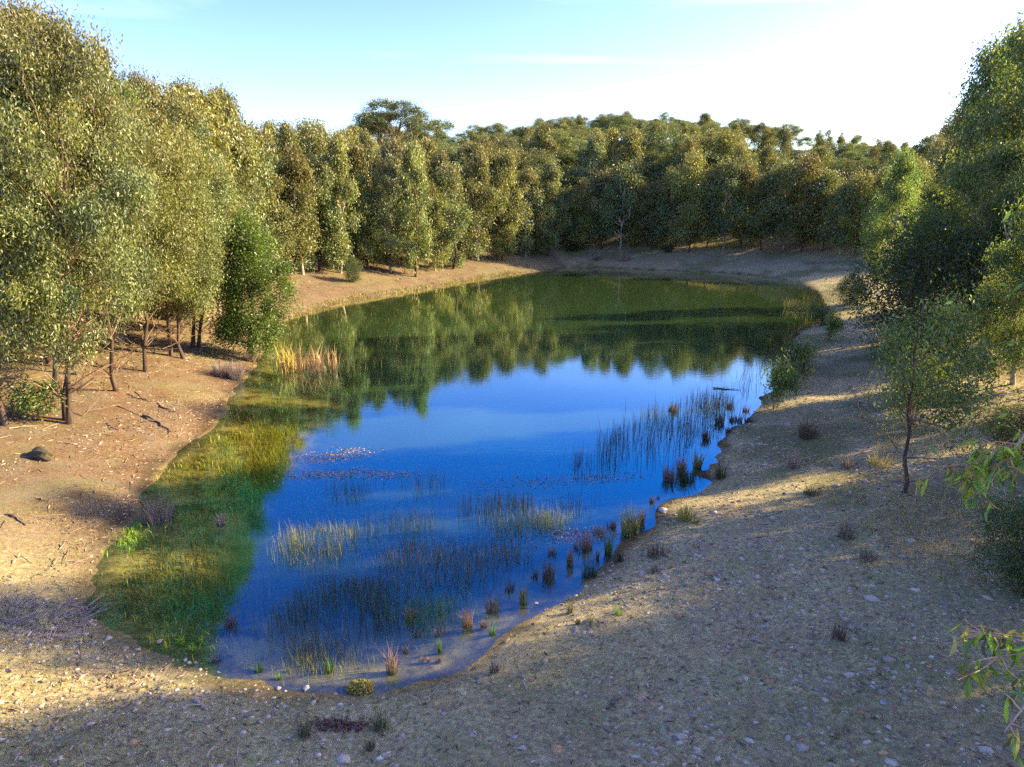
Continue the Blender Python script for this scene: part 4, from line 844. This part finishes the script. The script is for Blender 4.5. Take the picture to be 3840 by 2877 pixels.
def twigs(pts, ln, r, pal, rng, label):
    paths = []
    for p in pts:
        az = rng.uniform(0, 6.28); l = ln*rng.uniform(.4, 1.3); d = np.array([math.cos(az)*l, math.sin(az)*l, rng.uniform(-.02, .06)*l])
        paths.append((np.array([p, p+d*.5+[0, 0, .01], p+d])+[0, 0, .015], np.array([r, r, r*.5]), pick(pal, 1, rng)[0]))
    V, Q, c_ = tubes(paths, 3); link('twigs', mesh_np('twigs', V, quads=Q, col=c_, mat=M_WOOD), label=label, cat='twigs', kind='stuff')
P_, _ = band(1500, -13, 14, 4.2, 16, .2, 12, rl, 1, 1.4); twigs(P_[:420], .26, .006, 'grey', rl, 'thin pale twigs strewn over the near bank')
P_, _ = band(2600, -28, -5, 13, 46, .5, 10, rl, -1); twigs(P_[:420], .6, .011, 'tan', rl, 'thin pale twigs strewn over the left bank')
sp_pts = on_ground([(rl.uniform(0, 200), rl.uniform(1310, 1400)) for _ in range(260)]); twigs(sp_pts, .45, .007, 'grey', rl, 'heap of grey dead straw at the left edge of the near bank')

# grass that nobody could count
rg = np.random.default_rng(63)
def grass_obj(P_, h, w_, pals, lab, lean=.35):
    n = len(P_); col = np.where((rg.uniform(0, 1, n) < .65)[:, None], pick(pals[0], n, rg), pick(pals[-1], n, rg))
    link('grass', blade_mesh('grass', P_-[0, 0, .02], h*rg.uniform(.4, 1.2, n), w_, col, np.clip(rg.normal(size=(n, 2))*lean, -.9, .9), rg), label=lab, cat='grass', kind='stuff')
P_, s_ = band(170000, -14, 34, 5, 46, .25, 22, rg, 1); m = vnoise(P_[:, 0], P_[:, 1], 3.1, 11)*.6+vnoise(P_[:, 0], P_[:, 1], 1.1, 12)*.4 > rg.uniform(.36, .70, len(P_))
grass_obj(P_[m], .085, .015, ['straw', 'moss'], 'short dry yellow and green grass on the right bank', .5)
P_, s_ = band(70000, 8, 34, 12, 30, 4.5, 26, rg, 1); m = vnoise(P_[:, 0], P_[:, 1], 2.2, 15) > rg.uniform(.3, .7, len(P_))
grass_obj(P_[m], .28, .012, ['gold', 'tan'], 'taller straw grass under the right bank trees', .45)
P_, s_ = band(60000, -26, 6, 46, 80, -.5, .9, rg, -1); grass_obj(P_[:9000], .28, .035, ['gold', 'olive'], 'yellow grass fringe along the far left waterline', .3)
P_, s_ = band(60000, -20, -4, 5, 18, .2, 8, rg, -1); m = vnoise(P_[:, 0], P_[:, 1], 1.6, 19) > rg.uniform(.35, .7, len(P_)); grass_obj(P_[m][:16000], .10, .012, ['straw', 'moss'], 'pale dry grass on the lower left bank', .5)
P_, s_ = band(20000, 14, 40, 34, 84, -.3, 2.2, rg, 1); m = vnoise(P_[:, 0], P_[:, 1], 2.0, 23) > rg.uniform(.4, .7, len(P_)); grass_obj(P_[m][:5000], .35, .03, ['olive', 'gold'], 'mixed green and yellow grass along the far right shore', .3)
# yellow cushion plant and red litter patch on the near shore
p = on_ground([(779, 1498)])[0]; n = 700; u_ = unit(rg.normal(size=(n, 3))); u_[:, 2] = np.abs(u_[:, 2]); q = u_*np.array([.22, .16, .10])*rg.uniform(.7, 1.05, (n, 1))
V, Q = leaves_np(q, unit(u_+rg.normal(size=(n, 3))*.6), .05, .03, rg); link('cushion_plant', mesh_np('cushion_plant', V, quads=Q, col=np.repeat(pick('gold', n, rg)*1.1, 4, 0), mat=M_BLADE), loc=p, label='yellow-green cushion plant at the near waterline', cat='plant')
c0 = on_ground([(732, 1572)])[0]; n = 420; q = np.stack([c0[0]+rg.normal(size=n)*.22, c0[1]+rg.normal(size=n)*.09], 1); q = np.concatenate([q, ground_z(q[:, 0], q[:, 1])[:, None]+.02], 1)
fleck_obj('leaf_litter', q, .07, .03, pick('red', n, rg)*.8, rg, 'dark red-brown litter patch between the near tussocks', 'leaf litter', .5)

# saplings and low shrubs
SAPS = [((1674,886),2.0,SAPL[0],.9,'leafy eucalypt sapling leaning over the water at the white reflection'),((1721,836),2.1,SAPL[1],1.0,'leafy sapling on the right shore just beyond the leaning one'),((1792,738),1.6,SAPL[0],.8,'small bare-stemmed sapling on the path strip near the dark shrub'),
        ((77,908),1.3,SAPL[1],1.6,'low sapling with drooping leaves between two trunks on the left bank')]
for pv, hh, P, w_, lab in SAPS:
    p = on_ground([pv])[0]; put_tree(P, 'eucalypt_sapling', p[0], p[1], hh, rng.uniform(0, 6.28), lab, 'saplings', w_, 'sapling')
for pv, hh, w_, lab in [((1776,706),1.3,.9,'low dark shrub at the far right waterline'),((2200,1290),1.9,.7,'dark green shrub at the right edge under the hanging leaves'),((2205,990),1.5,.9,'dark shrub at the right edge above the hanging leaves'),((1835,660),2.2,1.0,'dark rounded shrub where the path strip meets the right wood'),((1445,548),1.0,.9,'light green shrub on the far end bank'),((1240,548),1.5,1.2,'dark shrub at the left corner of the far end')]:
    p = on_ground([pv])[0]; put_tree(BUSH[len(lab) % 2], 'green_shrub', p[0], p[1], hh, rng.uniform(0, 6.28), lab, 'low shrubs', w_, 'shrub')

# the trees whose leaf sprays hang into the frame from the right: every leaf is a piece of its own
def big_leaf(L_, wd, bend):
    n = 6; t_ = np.linspace(0, 1, n); ww = wd*np.sin(math.pi*np.clip(t_*.93+.04, 0, 1))**.8*.5; x = bend*L_*np.sin(t_*math.pi)*.5; z = -t_*L_
    V = np.concatenate([np.stack([x-ww, np.zeros(n), z], 1), np.stack([x, -.012*np.ones(n)*np.sin(t_*math.pi), z], 1), np.stack([x+ww, np.zeros(n), z], 1)])
    Q = [[i, n+i, n+i+1, i+1] for i in range(n-1)]+[[n+i, 2*n+i, 2*n+i+1, n+i+1] for i in range(n-1)]
    return V, np.array(Q)
LEAFS = []
for i, (bend, pal) in enumerate([(.3, 'lime'), (-.35, 'bright'), (.15, 'bright'), (-.1, 'lime'), (.4, 'olive'), (-.25, 'gold')]):
    V, Q = big_leaf(.22, .042, bend); LEAFS.append(mesh_np('leaf', V, quads=Q, col=np.array(PAL[pal][0])*.6+np.array(PAL[pal][1])*.4, mat=M_WATTLE, smooth=True))
def spray_tree(xy, hh, boughs, lab, seed):
    r_ = np.random.default_rng(seed); gz = float(ground_z(np.array([xy[0]]), np.array([xy[1]]))[0])
    e = link('eucalypt_tree', None, loc=(xy[0], xy[1], gz), label=lab, cat='tree', group='trees leaning in from the right'); org = np.array([xy[0], xy[1], gz])
    tp = limb((0, 0, -.3), (.4, .1, hh*.95), r_, 9, .03, .008); V, Q, c_ = tubes([(tp, np.linspace(.11, .03, 9), np.array([1.2, 1.1, 1.]))], 8)
    link('trunk', mesh_np('trunk', V, quads=Q, col=c_, mat=M_PALE, smooth=True), parent=e)
    for tipv, dist, nl_, spread in boughs:
        d = rays([tipv])[0]; tip = np.array([0, 0, CAM_H])+d/np.linalg.norm(d)*dist - org
        a = tp[int(np.clip((tip[2]+.5)/hh*8, 1, 6))]
        pth = limb(a, tip, r_, 8, .06); pth[:, 2] += np.sin(np.linspace(0, 1, 8)*math.pi)*.25
        paths = [(pth, np.linspace(.035, .006, 8), np.array([1.3, 1.1, .95]))]; tw = []
        for _ in range(15):
            f = r_.uniform(.74, 1); i0 = min(6, int(f*7)); st = pth[i0]*(1-(f*7-i0))+pth[i0+1]*(f*7-i0)
            en = st+np.array([r_.normal()*spread, r_.normal()*spread, r_.uniform(-.45, .12)*spread*2]); q = limb(st, en, r_, 5, .1); tw.append(q); paths.append((q, np.linspace(.008, .003, 5), np.array([1.5, 1.0, .7])))
        V, Q, c_ = tubes(paths, 5); link('branch', mesh_np('branch', V, quads=Q, col=c_, mat=M_PALE, smooth=True), parent=e)
        for _ in range(nl_):
            q = tw[r_.integers(len(tw))]; p = q[r_.integers(1, 5)]+r_.normal(size=3)*.02
            o = link('leaf', LEAFS[r_.integers(6)], parent=e, loc=p); o.rotation_euler = (r_.normal()*.45, r_.normal()*.45, r_.uniform(0, 6.28)); k = r_.uniform(.65, 1.2); o.scale = (k, k, k)
    P = AIRY; s_ = hh/P.h
    o = link('crown', P.cme, parent=e, loc=(1.8, -.2, hh*.10)); o.scale = (s_*1.1, s_*1.1, s_*.9)
spray_tree((10.6, 9.4), 9, [((2062,1005),11.2,100,.24),((2115,1000),11.0,130,.26),((2170,1010),10.8,70,.30)], 'eucalypt beyond the right edge whose bright leaves hang into the picture above the dark shrub', 5)
spray_tree((7.6, 4.6), 8, [((2085,1360),8.2,50,.18),((2150,1420),8.0,90,.26),((2170,1580),7.2,70,.2)], 'eucalypt beyond the lower right corner with a few long yellow-green leaves in view', 6)
